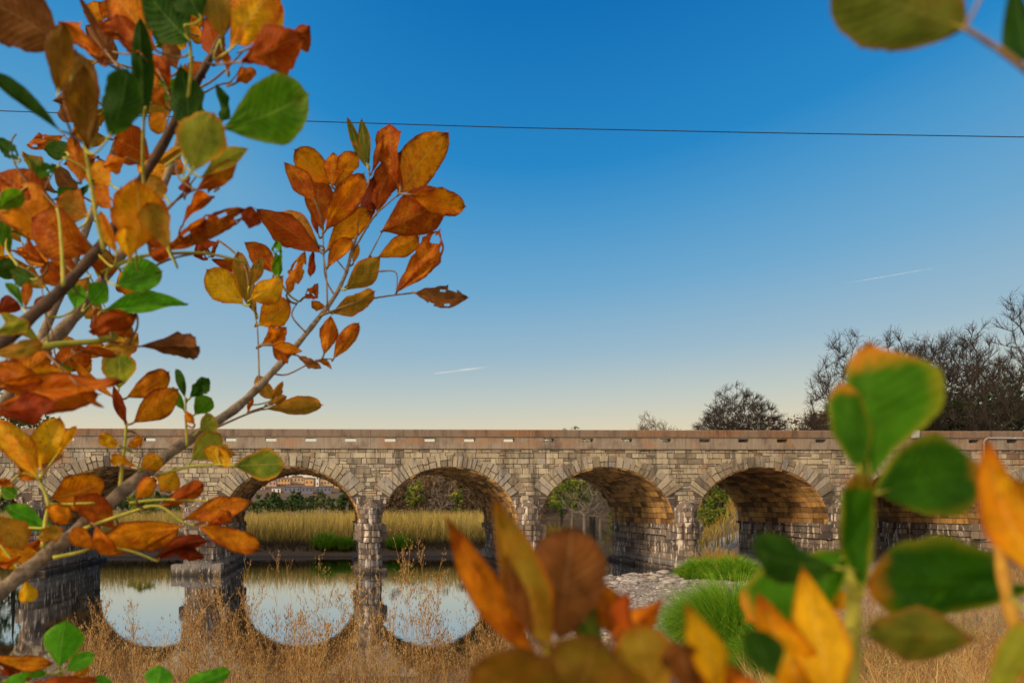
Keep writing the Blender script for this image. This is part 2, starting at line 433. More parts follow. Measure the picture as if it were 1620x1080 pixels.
# parapets
def plate(mb, xs, zs, y0, y1, hole):
    nx, nz = len(xs)-1, len(zs)-1
    S = lambda i, k: 0 <= i < nx and 0 <= k < nz and not hole(i, k)
    for i in range(nx):
        for k in range(nz):
            if not S(i, k): continue
            a, b, c_, d = xs[i], xs[i+1], zs[k], zs[k+1]
            mb.quad((a, y0, c_), (b, y0, c_), (b, y0, d), (a, y0, d)); mb.quad((b, y1, c_), (a, y1, c_), (a, y1, d), (b, y1, d))
            if not S(i-1, k): mb.quad((a, y1, c_), (a, y0, c_), (a, y0, d), (a, y1, d))
            if not S(i+1, k): mb.quad((b, y0, c_), (b, y1, c_), (b, y1, d), (b, y0, d))
            if not S(i, k-1): mb.quad((a, y1, c_), (b, y1, c_), (b, y0, c_), (a, y0, c_))
            if not S(i, k+1): mb.quad((a, y0, d), (b, y0, d), (b, y1, d), (a, y1, d))
slots = []
NS = 4
for i in range(len(ARCH)):
    for k in range(NS): slots.append(REG[i]-SP/2+SP*(k+.5)/NS)
joints = [REG[0]-SP/2+SP*i for i in range(len(ARCH)+1)]
ZSL0, ZSL1 = Z_at(711, 698.6), Z_at(711, 693.2)
for y0, y1, nm in ((YF-.10, YF+.34, 'parapet'), (YB-.34, YB+.10, 'rear_parapet')):
    mb = MB()
    edges = [BX0]+joints+[BX1]
    for s0, s1 in zip(edges[:-1], edges[1:]):
        xs = [s0+.006]; hs = []
        for s_ in slots:
            if s0 < s_ < s1: hs.append(len(xs)); xs += [s_-.32, s_+.32]
        xs.append(s1-.006)
        zs = [ZPB, ZSL0, ZSL1, ZCOP]
        plate(mb, xs, zs, y0, y1, lambda i, k: k == 1 and i in hs)
    po = mb.build(nm, M['parapet'], bridge)
    mb = MB()
    for s0, s1 in zip(edges[:-1], edges[1:]):
        dz = random.uniform(-.008, .008)
        xa, xb, ya, yb = s0+.008, s1-.008, y0-.07, y1+.05
        prof = [(ya, ZCOP), (ya, ZTOP-.05+dz), (ya+.05, ZTOP+dz), (yb-.05, ZTOP+dz), (yb, ZTOP-.05+dz), (yb, ZCOP)]
        for k in range(6):
            p, q = prof[k], prof[(k+1) % 6]
            mb.quad((xa, p[0], p[1]), (xb, p[0], p[1]), (xb, q[0], q[1]), (xa, q[0], q[1]))
        mb.poly([(xa, p[0], p[1]) for p in prof]); mb.poly([(xb, p[0], p[1]) for p in reversed(prof)])
    mb.build('coping', M['coping'], bridge)
mb = MB(); mb.box((BX0, YF+.345, ZPB+.05), (BX1, YB-.345, ZPB+.2)); mb.build('roadway', M['asphalt'], bridge)
# conduit on the right and the small white sign board
mb = MB(); xw = X_at(1553); xr = X_at(1640)
pts = [(xr+6, YF-.16, Z_at(1640, 694)), (xw+.25, YF-.16, Z_at(1553, 693)), (xw+.07, YF-.16, Z_at(1553, 695)), (xw, YF-.16, Z_at(1553, 700)), (xw+.1, YF-.14, Z_at(1555, 740)), (xw+.35, YF-.14, Z_at(1563, 900)), (xw+.35, YF-.14, .3)]
mb.tube(pts, [.045]*len(pts), 8); 
for zz in (1.0, 2.6, 4.2, 5.8): mb.box((xw+.02, YF-.20, zz), (xw+.42, YF-.02, zz+.06))
mb.build('conduit', M['metal'], bridge, smooth=False)
mb = MB(); a = X_at(1437); b = X_at(1449); mb.box((a, YF-.26, Z_at(1440, 693)), (b, YF-.20, Z_at(1440, 680))); mb.box((a+.1, YF-.2, Z_at(1440, 692)), (b-.1, YF-.165, Z_at(1440, 684)))
mb.build('marker_board', M['metal'], bridge)
# ------------------------------------------------------------------ ground and water
def sst(a, b, x):
    t = np.clip((x-a)/(b-a), 0, 1); return t*t*(3-2*t)
def vnoise(x, y, sc, seed=0):
    X = x*sc+seed*17.3; Y = y*sc-seed*9.1
    return (np.sin(X*1.3+1.7*np.sin(Y*.9+seed))+np.sin(Y*1.7+1.3*np.sin(X*1.1-seed))+np.sin((X+Y)*2.3+seed*2)*.5)/2.5
def shore(x): return np.interp(x, [-200, -12, -4, 1.5, 4.5, 8, 10.5, 12.5, 18.3, 20, 21.5, 24], [20, 17, 15.5, 15.5, 17.5, 24, 30, 36, 37.6, 43, 50, 62])
def ground_h(x, y):
    x = np.asarray(x, float); y = np.asarray(y, float)
    d1 = shore(x)-y + .5*vnoise(x, y, .5, 1)
    near = np.where(d1 > 0, np.minimum(.07*d1, .42), .25*d1) + 1.75*sst(13.5, 2.5, y)
    near = near + .12*vnoise(x, y, .7, 3)*(d1 > 1) 
    right = sst(30, 60, x)*3.2*sst(60, 40, y) ; near = near+right
    left = sst(-34, -60, x)*4.5*sst(60, 40, y); near = near+left
    # beyond the bridge: terrace on the left bank, the river running off to the right, right bank
    el = .285*y - x + 1.0*vnoise(x, y, .13, 5)        # >0 on the left bank
    t1 = np.minimum(np.minimum((y-51)*.22, el*.25), 1.1+.15*vnoise(x, y, .2, 2))
    er = x-(.555*y-3) + 1.0*vnoise(x, y, .12, 6)
    t2 = np.minimum(er*.2, 1.2)
    er2 = np.minimum(er*.2, 1.0)
    tend = np.minimum((y-185)*.1, 1.6)
    far = np.maximum(np.maximum(t1, t2), tend)
    h = np.where(y < 50, near, np.maximum(far, np.where(x > 20, np.minimum(near, 4)*(y < 58)-2*(y >= 58), -9)))
    h = np.where((y >= 44) & (y < 56) & (x < 20), np.maximum(np.minimum(near, -.3), t1), h)
    up = 6.5*sst(0, 11, x-(.545*y-1))*sst(56, 68, y)*sst(260, 180, y)
    h = np.maximum(h, -.8)+up
    # hills
    hl = 30*np.exp(-((x+60)/260)**2)*sst(380, 700, y) + 2*vnoise(x, y, .012, 4)*sst(500, 700, y)
    hr = 24*sst(150, 340, y)*sst(20, 90, x)
    return h+np.maximum(hl, 0)+hr
def axis(segs):
    a = []
    for s0, s1, st in segs: a += list(np.arange(s0, s1, st))
    return np.array(a+[segs[-1][1]])
gx = axis([(-3000, -600, 300), (-600, -120, 30), (-120, -40, 5), (-40, -16, 1.5), (-16, 36, .45), (36, 60, 1.5), (60, 160, 5), (160, 600, 25), (600, 3000, 300)])
gy = axis([(-60, -6, 6), (-6, 48, .45), (48, 70, .8), (70, 220, 3), (220, 800, 14), (800, 4000, 250)])
GX, GY = np.meshgrid(gx, gy); H = ground_h(GX, GY)
nx_, ny_ = len(gx), len(gy)
V = np.stack([GX, GY, H], -1).reshape(-1, 3)
ii = np.arange((ny_-1)*(nx_-1)); r_, c_ = ii//(nx_-1), ii % (nx_-1); b_ = r_*nx_+c_
Fq = np.stack([b_, b_+1, b_+nx_+1, b_+nx_], -1)
g = N('ground'); co = g.coord()
n1 = g.noise(co, .6, 6); n2 = g.noise(co, 9, 5, .7)
vor = g.n('TexVoronoi', i_Scale=13.0); g.l(co, vor.inputs['Vector'])
stones = g.ramp(vor.outputs['Color'], [(.0, (.16, .13, .11)), (.4, (.30, .26, .22)), (.75, (.42, .37, .33)), (1, (.25, .20, .17))])
grav = g.mix(g.ramp(n1, [(.4, (0, 0, 0)), (.7, (.5,)*3)]), stones, (.17, .13, .10))
soil = g.ramp(n2, [(.3, (.07, .048, .03)), (.7, (.21, .145, .09))])
sp = g.n('SeparateXYZ'); g.l(co, sp.inputs[0])
isg = g.attr('gravel')
c = g.mix(isg, soil, grav)
wet = g.ramp(g.math('ADD', sp.outputs['Z'], g.math('MULTIPLY', n2, .12)), [(.06, (.8,)*3), (.17, (0,)*3)])
c = g.mix(wet, c, (.05, .042, .035))
bh = g.math('ADD', vor.outputs['Distance'], g.math('MULTIPLY', n2, .4))
M['ground'] = g.fin(g.bsdf(c, .93, g.bump(bh, .8, .06), .2))
gr = np_mesh('ground', V, Fq, np.zeros(len(Fq)), M['ground'], smooth=True); tag(gr, kind='structure')
def gmask(x, y): return sst(.5, 1.5, x-np.interp(y, [15, 40, 56], [3.5, 10, 10]))*sst(27, 22, x-(y-20)*.3)*sst(15, 18, y)*(y < 60)
at = gr.data.attributes.new('gravel', 'FLOAT', 'POINT'); at.data.foreach_set('value', gmask(GX, GY).astype(np.float32).ravel())
# water
g = N('river_water'); co = g.coord((.5, 1.8, 1)); n1 = g.noise(co, 1.3, 4, .55); n2 = g.noise(g.coord((.9, 3.2, 1)), 4, 3)
patch = g.ramp(g.noise(g.coord((.05, .16, 1)), 1.0, 2), [(.52, (.25,)*3), (.66, (1,)*3)])
hh = g.math('MULTIPLY', g.math('ADD', n1, g.math('MULTIPLY', n2, .35)), patch)
nb = g.bump(hh, .24, .010)
gl = g.n('BsdfGlossy', i_Roughness=.015); gl.inputs[0].default_value = (.93, .97, 1.0, 1); g.l(nb, gl.inputs['Normal'])
df = g.n('BsdfDiffuse'); df.inputs[0].default_value = (.012, .014, .010, 1)
fr = g.n('Fresnel', i_IOR=3.6); g.l(nb, fr.inputs['Normal'])
mx = g.n('MixShader'); g.l(g.math('ADD', g.math('MULTIPLY', fr.outputs[0], .28), .66), mx.inputs[0]); g.l(df.outputs[0], mx.inputs[1]); g.l(gl.outputs[0], mx.inputs[2])
M['water'] = g.fin(mx)
mb = MB(); mb.quad((-300, 8, 0), (300, 8, 0), (300, 230, 0), (-300, 230, 0)); tag(mb.build('river', M['water']), kind='structure')
# ------------------------------------------------------------------ overhead cable
cable = MB(); pts = []
for i in range(41):
    px = -200+i*50.0; t = i/40; py = 170 + (px+200)/2000*51 + 4*math.sin(math.pi*t) ; py = np.interp(px, [-200, 0, 300, 600, 810, 1200, 1620, 1820], [167, 175.5, 186, 195.5, 202, 210, 217, 219])
    pts.append(P(px, py, 26+.0*px))
a = pts[0]+(pts[0]-pts[1])*16; b = pts[-1]+(pts[-1]-pts[-2])*16
pts = [a]+pts+[b]
cable.tube(pts, [.017]*len(pts), 6)
tag(cable.build('overhead_cable', M['cable'], smooth=True), 'thin black cable strung across the blue sky above the bridge', 'cable')
# ------------------------------------------------------------------ vapour trails high up
g = N('vapour'); b = g.bsdf((.95, .93, .9), 1.0); tr = g.n('BsdfTransparent')
lw = g.noise(g.coord((.002, .002, .02)), 1, 4); mx = g.n('MixShader'); g.l(g.ramp(lw, [(.3, (.0,)*3), (.75, (.15,)*3)]), mx.inputs[0]); g.l(tr.outputs[0], mx.inputs[1]); 
em = g.n('BsdfDiffuse'); em.inputs[0].default_value = (.95, .93, .92, 1); g.l(em.outputs[0], mx.inputs[2])
M['vapour'] = g.fin(mx)
for (xa, ya, xb, yb, r, lab) in ((687, 591, 772, 580, 1.7, 'short white vapour trail low over the middle of the bridge'), (1338, 448, 1478, 424, .6, 'faint long vapour trail in the sky above the round bare tree')):
    mb = MB(); pts = []; rs = []
    for i in range(17):
        t = i/16; pts.append(P(xa+(xb-xa)*t, ya+(yb-ya)*t, 9000)); rs.append(9000/1080*r*(.25+.75*math.sin(math.pi*min(1, t*.8+.15))**1))
    mb.tube(pts, rs, 8); o = mb.build('vapour_trail', M['vapour'], smooth=True); tag(o, lab, 'vapour trail'); o.visible_shadow = True
# ------------------------------------------------------------------ vegetation
def leafmat(name, stops, hgt=None, trans=.3, rough=.7, spec=.2):
    g = N(name); c = g.ramp(g.attr('tone'), stops)
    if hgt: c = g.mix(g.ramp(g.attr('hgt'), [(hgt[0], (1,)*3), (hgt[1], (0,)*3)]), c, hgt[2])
    b = g.bsdf(c, rough, None, spec); t = g.n('BsdfTranslucent'); g.l(c, t.inputs[0])
    m = g.n('MixShader'); m.inputs[0].default_value = trans; g.l(b.outputs[0], m.inputs[1]); g.l(t.outputs[0], m.inputs[2])
    return g.fin(m)
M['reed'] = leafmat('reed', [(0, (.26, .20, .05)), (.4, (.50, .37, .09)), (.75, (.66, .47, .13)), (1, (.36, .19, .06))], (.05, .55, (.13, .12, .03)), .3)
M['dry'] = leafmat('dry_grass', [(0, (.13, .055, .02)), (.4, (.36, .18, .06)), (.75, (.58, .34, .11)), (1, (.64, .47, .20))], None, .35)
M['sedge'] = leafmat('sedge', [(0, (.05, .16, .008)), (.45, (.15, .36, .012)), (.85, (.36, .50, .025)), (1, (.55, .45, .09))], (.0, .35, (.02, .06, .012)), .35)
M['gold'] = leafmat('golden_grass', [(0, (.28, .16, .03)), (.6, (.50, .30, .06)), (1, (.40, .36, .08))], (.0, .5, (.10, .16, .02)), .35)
M['brush'] = leafmat('brush', [(0, (.05, .04, .022)), (.5, (.12, .085, .045)), (1, (.19, .13, .07))], None, .2)
M['leaf_dark'] = leafmat('leaf_dark', [(0, (.018, .035, .010)), (.5, (.04, .075, .016)), (1, (.08, .115, .025))], None, .2)
M['leaf_yg'] = leafmat('leaf_yellow_green', [(0, (.05, .09, .015)), (.5, (.14, .19, .025)), (1, (.32, .31, .05))], None, .3)
M['leaf_brown'] = leafmat('leaf_brown', [(0, (.05, .035, .022)), (.5, (.13, .085, .045)), (1, (.22, .14, .06))], None, .2)
g = N('bark'); M['bark'] = g.fin(g.bsdf(g.ramp(g.attr(), [(0, (.012, .009, .008)), (1, (.045, .034, .028))]), .95))
g = N('pale_bark'); M['pale_bark'] = g.fin(g.bsdf(g.ramp(g.attr(), [(0, (.06, .05, .04)), (1, (.18, .15, .12))]), .9))
RS = np.random.RandomState(7)
def gh(x, y): return ground_h(np.asarray(x), np.asarray(y))
def blades(name, x, y, z, h, wd, lean, az, droop, mat, parent=None, tone=None, seg=3, loc=None):
    """ribbons: root (x,y,z), length h, width wd, lean = horizontal offset of the tip / h, az = direction, droop = how far the tip bends down"""
    n = len(x); T = np.linspace(0, 1, seg+1)
    dx, dy = np.cos(az), np.sin(az); wa = RS.uniform(0, np.pi, n); wx, wy = np.cos(wa), np.sin(wa)
    V = np.zeros((n, seg+1, 2, 3)); Hh = np.zeros((n, seg+1, 2))
    for k, t in enumerate(T):
        off = h*lean*t**1.6; zz = z+h*(t-droop*t**2.6)*np.sqrt(np.clip(1-.5*lean**2, .2, 1)); w_ = wd*.5*(1-.85*t**1.5)
        for s_, sg in ((0, -1), (1, 1)):
            V[:, k, s_, 0] = x+dx*off+wx*w_*sg; V[:, k, s_, 1] = y+dy*off+wy*w_*sg; V[:, k, s_, 2] = zz
            Hh[:, k, s_] = t
    idx = np.arange(n)[:, None]*(seg+1)*2 + np.arange(seg)[None]*2
    Fq = np.stack([idx, idx+1, idx+3, idx+2], -1).reshape(-1, 4)
    tn = RS.rand(n) if tone is None else tone
    o = np_mesh(name, V.reshape(-1, 3) , Fq, np.repeat(tn, seg), mat, parent)
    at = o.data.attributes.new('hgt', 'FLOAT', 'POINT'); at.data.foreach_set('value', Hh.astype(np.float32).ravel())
    return o
# reeds on the far terrace
n = 60000
y = 54.2+RS.rand(n)**1.3*34; x = RS.uniform(-1, 1, n)*46-8
ok = (x < .285*y-.8+RS.normal(0, .5, n)) & (gh(x, y) > .35); x, y = x[ok], y[ok]; z = gh(x, y)
cl = .5+.5*vnoise(x, y, .9, 8); h = (1.55+.6*cl+.18*vnoise(x, y, 2.3, 3)+RS.normal(0, .27, len(x)))*np.clip((z-.1)/1.0, .45, 1.0)*1.12
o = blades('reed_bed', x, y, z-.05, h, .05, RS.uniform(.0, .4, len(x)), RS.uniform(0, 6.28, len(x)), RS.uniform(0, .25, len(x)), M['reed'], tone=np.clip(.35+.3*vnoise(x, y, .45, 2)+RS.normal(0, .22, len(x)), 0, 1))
tag(o, kind='stuff')
# brush and overhang along the cut bank
n = 9000; x = RS.uniform(-45, 17, n); y = 52.2+RS.rand(n)**.6*2.6; z = gh(x, y); ok = (z > .12) & (x < .285*y); x, y, z = x[ok], y[ok], z[ok]
tag(blades('bank_brush', x, y, z-.02, RS.uniform(.3, 1.0, len(x)), .05, RS.uniform(.3, 1.0, len(x)), RS.uniform(-2.6, -.5, len(x)), RS.uniform(.2, .8, len(x)), M['brush']), kind='stuff')
# low growth over the far ground and the right bank
n = 16000; x = RS.uniform(10, 95, n); y = RS.uniform(50, 150, n); z = gh(x, y); ok = (z > .2) & ((x > .5*y) | (y > 128)); x, y, z = x[ok], y[ok], z[ok]
tag(blades('bank_grass', x, y, z-.02, RS.uniform(.6, 2.0, len(x)), .08, RS.uniform(.0, .5, len(x)), RS.uniform(0, 6.28, len(x)), RS.uniform(0, .3, len(x)), M['gold']), kind='stuff')
def tuft(px, py_base, d, rad_, hh, nn, mat, name='sedge_clump', wd=.012, lean=(.10, .55), droop=(.25, .75)):
    c0 = P(px, py_base, d); cx, cy = c0.x, c0.y; cz = float(gh(cx, cy))
    a = RS.uniform(0, 6.28, nn); r = rad_*.45*np.sqrt(RS.rand(nn)); x = cx+r*np.cos(a); y = cy+r*np.sin(a); z = gh(x, y)-.03
    q = r/(rad_*.45); k = RS.uniform(.7, 1, nn)*(1-.45*q*q)
    if mat is M['sedge']:
        ln = .08+.55*q*RS.uniform(.4, 1.2, nn)+RS.uniform(0, .15, nn); dr = .25+.55*q*RS.rand(nn)+.15*RS.rand(nn)
        return blades(name, x, y, z, hh*k*1.55, wd, ln, a+RS.normal(0, .35, nn)+.25*np.sin(a*5), dr, mat, seg=6, tone=np.clip(RS.normal(.45, .22, nn)+.18*np.sin(a*7+q*4), 0, 1))
    return blades(name, x, y, z, hh*k*1.35, wd, RS.uniform(*lean, nn), a+RS.normal(0, .5, nn), RS.uniform(*droop, nn), mat, seg=5)
SG = 'green sedge clumps on the gravel bar'
for px, py, d, r, hh, nn, lab in (
    (1165, 1010, 15.0, 2.1, 1.95, 13000, 'large bright green sedge clump drooping over the edge of the gravel'),
    (1105, 1000, 17.0, 1.1, 1.5, 1800, 'small green sedge clump at the left edge of the big clump on the gravel'),
    (1240, 1010, 13, 1.5, 1.3, 6000, 'green sedge clump behind the big green leaves at the lower right'),
    (1108, 925, 32, 1.8, 1.15, 3000, 'dark green sedge clump on the stones below the fourth pier, left of two'),
    (1160, 922, 31, 2.3, 1.2, 3600, 'dark green sedge clump beside the pale boulders under the right arch'),
    (1040, 1062, 12.2, .01, .01, 3, None)):
    if lab is None: continue
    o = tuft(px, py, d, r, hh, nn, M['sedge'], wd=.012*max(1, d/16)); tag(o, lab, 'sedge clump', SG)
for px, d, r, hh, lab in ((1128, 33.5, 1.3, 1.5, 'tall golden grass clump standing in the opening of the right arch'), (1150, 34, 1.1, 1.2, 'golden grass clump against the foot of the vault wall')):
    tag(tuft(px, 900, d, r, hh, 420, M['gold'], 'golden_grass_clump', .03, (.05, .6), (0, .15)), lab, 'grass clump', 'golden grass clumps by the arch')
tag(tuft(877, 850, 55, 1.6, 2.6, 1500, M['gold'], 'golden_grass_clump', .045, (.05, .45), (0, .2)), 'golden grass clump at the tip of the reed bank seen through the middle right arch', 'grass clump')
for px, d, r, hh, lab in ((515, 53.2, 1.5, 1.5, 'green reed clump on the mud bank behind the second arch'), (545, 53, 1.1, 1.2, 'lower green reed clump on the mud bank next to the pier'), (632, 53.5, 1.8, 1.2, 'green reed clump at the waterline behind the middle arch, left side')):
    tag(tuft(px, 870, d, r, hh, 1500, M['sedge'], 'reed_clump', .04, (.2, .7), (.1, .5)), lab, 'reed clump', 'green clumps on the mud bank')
# near bank: dry panicle grass
def panicle(seed):
    rs = np.random.RandomState(seed); V = []; Q = []
    def rib(pts, ws, a):
        wx, wy = math.cos(a), math.sin(a); n0 = len(V)
        for p, w_ in zip(pts, ws):
            V.append((p[0]-wx*w_, p[1]-wy*w_, p[2])); V.append((p[0]+wx*w_, p[1]+wy*w_, p[2]))
        for i in range(len(pts)-1): Q.append((n0+2*i, n0+2*i+1, n0+2*i+3, n0+2*i+2))
    az = rs.uniform(0, 6.28); ln = rs.uniform(.05, .3)
    S = lambda t: np.array([math.cos(az)*ln*t**2, math.sin(az)*ln*t**2, t])
    rib([S(t) for t in np.linspace(0, 1, 6)], [.0022*(1-.6*t) for t in np.linspace(0, 1, 6)], rs.uniform(0, 3.14))
    nb = rs.randint(9, 16)
    for k in range(nb):
        t = rs.uniform(.55, 1.0); p = S(t); a = rs.uniform(0, 6.28); L = rs.uniform(.07, .2)*(1.15-t*.6); el = rs.uniform(.5, 1.2)
        d = np.array([math.cos(a)*math.cos(el), math.sin(a)*math.cos(el), math.sin(el)])
        q = p+d*L*.6; r = p+d*L+np.array([0, 0, -L*.12])
        rib([p, q, r], [.0011, .0009, .0006], rs.uniform(0, 3.14))
        for s_ in range(rs.randint(3, 6)):
            u = rs.uniform(.3, 1.05); c = p+d*L*u+rs.normal(0, .007, 3); e = rs.uniform(.006, .012); a2 = rs.uniform(0, 6.28)
            rib([c+np.array([0, 0, -e]), c, c+np.array([0, 0, e])], [.0003, .0026, .0003], a2)
    for k in range(rs.randint(2, 4)):                # dry leaves low on the stem
        t = rs.uniform(.05, .45); p = S(t); a = rs.uniform(0, 6.28); L = rs.uniform(.2, .4)
        pts = [p+np.array([math.cos(a)*L*u, math.sin(a)*L*u, L*(1.1*u-1.2*u*u)]) for u in (0, .35, .7, 1)]
        rib(pts, [.003, .004, .003, .0005], a+1.57)
    return np.array(V), np.array(Q)
TP = [panicle(i) for i in range(16)]
def scatter(name, tps, x, y, z, s, mat, thick=None, tilt=.12, tone=None):
    Vs, Qs, Ts, off = [], [], [], 0
    tn = RS.rand(len(x)) if tone is None else tone
    for i in range(len(x)):
        V, Q = tps[RS.randint(len(tps))]; a = RS.uniform(0, 6.28); ca, sa = math.cos(a), math.sin(a)
        tx, ty = RS.normal(0, tilt, 2)
        X = (V[:, 0]*ca-V[:, 1]*sa+tx*V[:, 2])*s[i]+x[i]; Y = (V[:, 0]*sa+V[:, 1]*ca+ty*V[:, 2])*s[i]+y[i]; Z = V[:, 2]*s[i]*(1-.3*(tx*tx+ty*ty))+z[i]
        Vs.append(np.stack([X, Y, Z], -1)); Qs.append(Q+off); Ts.append(np.full(len(Q), tn[i])); off += len(V)
    return np_mesh(name, np.concatenate(Vs), np.concatenate(Qs), np.concatenate(Ts), mat)
def view_xy(n, pxr, dr, p=1.0):
    px = RS.uniform(pxr[0], pxr[1], n); d = dr[0]+(dr[1]-dr[0])*RS.rand(n)**p
    u = (px-PX0)/FPX; return Fv.x*d+Rv.x*u*d, Fv.y*d+Rv.y*u*d
x, y = view_xy(4200, (-60, 940), (3.6, 14.8), .75)
ok = (gh(x, y) > .12) & (vnoise(x, y, 1.5, 4)+RS.normal(0, .25, len(x)) > .0) ; ok &= ~((x < -.39*y) & (RS.rand(len(x)) < .92)); x, y = x[ok], y[ok]
tag(scatter('dry_grass', TP, x, y, gh(x, y)-.03, RS.uniform(.55, 1.1, len(x)), M['dry']), kind='stuff')
# matted stalks and leaves between them
def mat_grass(name, x, y, lo, hi, wd, mat, tone=None, lean=(.2, 1.3)):
    n = len(x); return blades(name, x, y, gh(x, y)-.03, RS.uniform(lo, hi, n), wd, RS.uniform(*lean, n), RS.uniform(0, 6.28, n), RS.uniform(0, .6, n), mat, tone=tone, seg=3)
x, y = view_xy(19000, (-80, 960), (2.6, 15.3), .8); ok = (gh(x, y) > .05) & (vnoise(x, y, 1.5, 4)+RS.normal(0, .5, len(x)) > -.1); ok &= ~((x < -.39*y) & (RS.rand(len(x)) < .85)); x, y = x[ok], y[ok]
tag(mat_grass('matted_grass', x, y, .25, .75, .006, M['dry'], tone=np.clip(RS.normal(.35, .25, len(x)), 0, 1)), kind='stuff')
x = RS.uniform(-22, 14, 26000); y = RS.uniform(-5, 16, 26000); ok = (gh(x, y) > .1) & ((x < -.62*y-.4) | (y < 2.4)) & (vnoise(x, y, 1.5, 4)+RS.normal(0, .5, len(x)) > -.3) & (np.hypot(x, y) > 1.2); x, y = x[ok], y[ok]
tag(mat_grass('bank_top_grass', x, y, .15, .45, .008, M['dry']), kind='stuff')
# dry tangle on the right bank with green between
x, y = view_xy(30000, (1180, 1760), (3.0, 34), 1.0); ok = (gh(x, y) > .05) & ((x > 13+.12*y) | (y < 20)) & (x > .5*y+.2); x, y = x[ok], y[ok]
tag(mat_grass('tangled_grass', x, y, .3, 1.0, .009, M['dry'], tone=np.clip(RS.normal(.65, .25, len(x)), 0, 1)), kind='stuff')
x, y = view_xy(9000, (1180, 1700), (3.0, 20), 1.0); ok = (gh(x, y) > .05) & (x > .48*y) & (vnoise(x, y, .9, 9) > -.1); x, y = x[ok], y[ok]
tag(mat_grass('green_undergrass', x, y, .2, .6, .009, M['sedge']), kind='stuff')
x, y = view_xy(700, (1250, 1700), (5, 20), 1.0); ok = (gh(x, y) > .1) & (x > .55*y); x, y = x[ok], y[ok]
tag(scatter('dry_grass_stalks', TP, x, y, gh(x, y)-.03, RS.uniform(.7, 1.1, len(x)), M['dry']), kind='stuff')
# tall single stalks that rise over the water, each a plant of its own
TG = 'tall dry grass stalks rising before the water'
def big_stalk(px, py, d, seed, bushy):
    top = P(px, py, d); gz = float(gh(top.x, top.y)); L = top.z-gz
    rs = random.Random(seed); mb = MB()
    def rib(pts, ws, a):
        wx, wy = math.cos(a), math.sin(a)
        for i in range(len(pts)-1):
            p, q = pts[i], pts[i+1]; w0, w1 = ws[i], ws[i+1]
            mb.quad((p[0]-wx*w0, p[1]-wy*w0, p[2]), (p[0]+wx*w0, p[1]+wy*w0, p[2]), (q[0]+wx*w1, q[1]+wy*w1, q[2]), (q[0]-wx*w1, q[1]-wy*w1, q[2]), rs.random())
    ln = rs.uniform(-.25, .25)
    S = lambda t: (top.x-ln*L*(1-t**2)*.6, top.y, gz+L*t)
    mb.tube([S(t) for t in np.linspace(0, 1, 8)], [.0035*(1-.7*t) for t in np.linspace(0, 1, 8)], 4, .8)
    for k in range(bushy):
        t = rs.uniform(.55, 1); p = S(t); a = rs.uniform(0, 6.28); Lb = rs.uniform(.10, .30)*(1.2-.7*t); el = rs.uniform(.6, 1.3)
        d_ = (math.cos(a)*math.cos(el), math.sin(a)*math.cos(el), math.sin(el)); e = [p[i]+d_[i]*Lb for i in range(3)]
        rib([p, e], [.0016, .0008], rs.uniform(0, 3.1))
        for s_ in range(7):
            u = rs.uniform(.3, 1.05); c = [p[i]+d_[i]*Lb*u+rs.gauss(0, .008) for i in range(3)]; ee = rs.uniform(.008, .014)
            rib([(c[0], c[1], c[2]-ee), c, (c[0], c[1], c[2]+ee)], [.0004, .003, .0004], rs.uniform(0, 3.1))
    o = mb.build('grass_stalk', M['dry']); return tag(o, 'thin straw coloured grass stalk with a feathery seed head rising from the dry bank', 'grass stalk', TG)
for i, (px, py, d, b) in enumerate(((438, 880, 6.5, 20), (452, 884, 6.8, 14), (425, 895, 6.2, 14), (505, 885, 6.6, 12), (512, 898, 6.3, 16), (385, 880, 6.4, 12), (396, 890, 6.8, 14), (622, 848, 5.6, 22), (648, 868, 5.2, 22), (660, 852, 5.8, 18), (640, 880, 5.5, 20),
        (600, 905, 5.4, 18), (700, 880, 6.0, 16), (735, 888, 6.2, 12), (560, 925, 5.6, 20), (350, 925, 5.2, 34), (338, 950, 5.0, 34), (362, 960, 5.4, 30), (150, 955, 5.2, 26), (165, 975, 5.0, 26), (140, 1000, 5.3, 22), (590, 960, 5.0, 24), (612, 975, 4.8, 24), (695, 985, 4.8, 16), (480, 960, 5.1, 22), (535, 985, 4.8, 22), (665, 940, 5.2, 20), (430, 1000, 4.6, 24), (300, 1000, 4.8, 24), (740, 1000, 4.9, 20))):
    big_stalk(px, py, d, 50+i, b)
R8 = random.Random(77)
for i in range(44):
    a_, b_, y0_, y1_ = R8.choice(((285, 400, 915, 1010), (285, 400, 915, 1010), (120, 215, 950, 1030), (560, 700, 900, 1010), (420, 560, 940, 1020), (690, 800, 940, 1020)))
    big_stalk(R8.uniform(a_, b_), R8.uniform(y0_, y1_), R8.uniform(4.2, 6.2), 200+i, R8.randint(20, 40))
# ------------------------------------------------------------------ gravel and rocks
def rock_t(seed):
    rs = random.Random(seed); import bmesh
    bm = bmesh.new(); bmesh.ops.create_icosphere(bm, subdivisions=2, radius=.5)
    o = Vector((rs.random()*9, rs.random()*9, 0)); pl = [(Vector((rs.gauss(0, 1), rs.gauss(0, 1), rs.gauss(0, 1))).normalized(), rs.uniform(.26, .42)) for _ in range(7)]
    for v in bm.verts:
        v.co += v.co.normalized()*(noise.noise(v.co*2.2+o)*.12)
        for nn, dd in pl:
            k = v.co.dot(nn)
            if k > dd: v.co -= nn*(k-dd)*.9
    me = bpy.data.meshes.new('rock'); bm.to_mesh(me); bm.free(); return me
g = N('rock'); co = g.coord(); rv = g.n('ObjectInfo').outputs['Random']
c = g.ramp(g.math('ADD', g.math('MULTIPLY', rv, .6), g.math('MULTIPLY', g.noise(co, 3, 6), .4)), [(.2, (.20, .17, .15)), (.5, (.36, .32, .29)), (.8, (.48, .45, .42))])
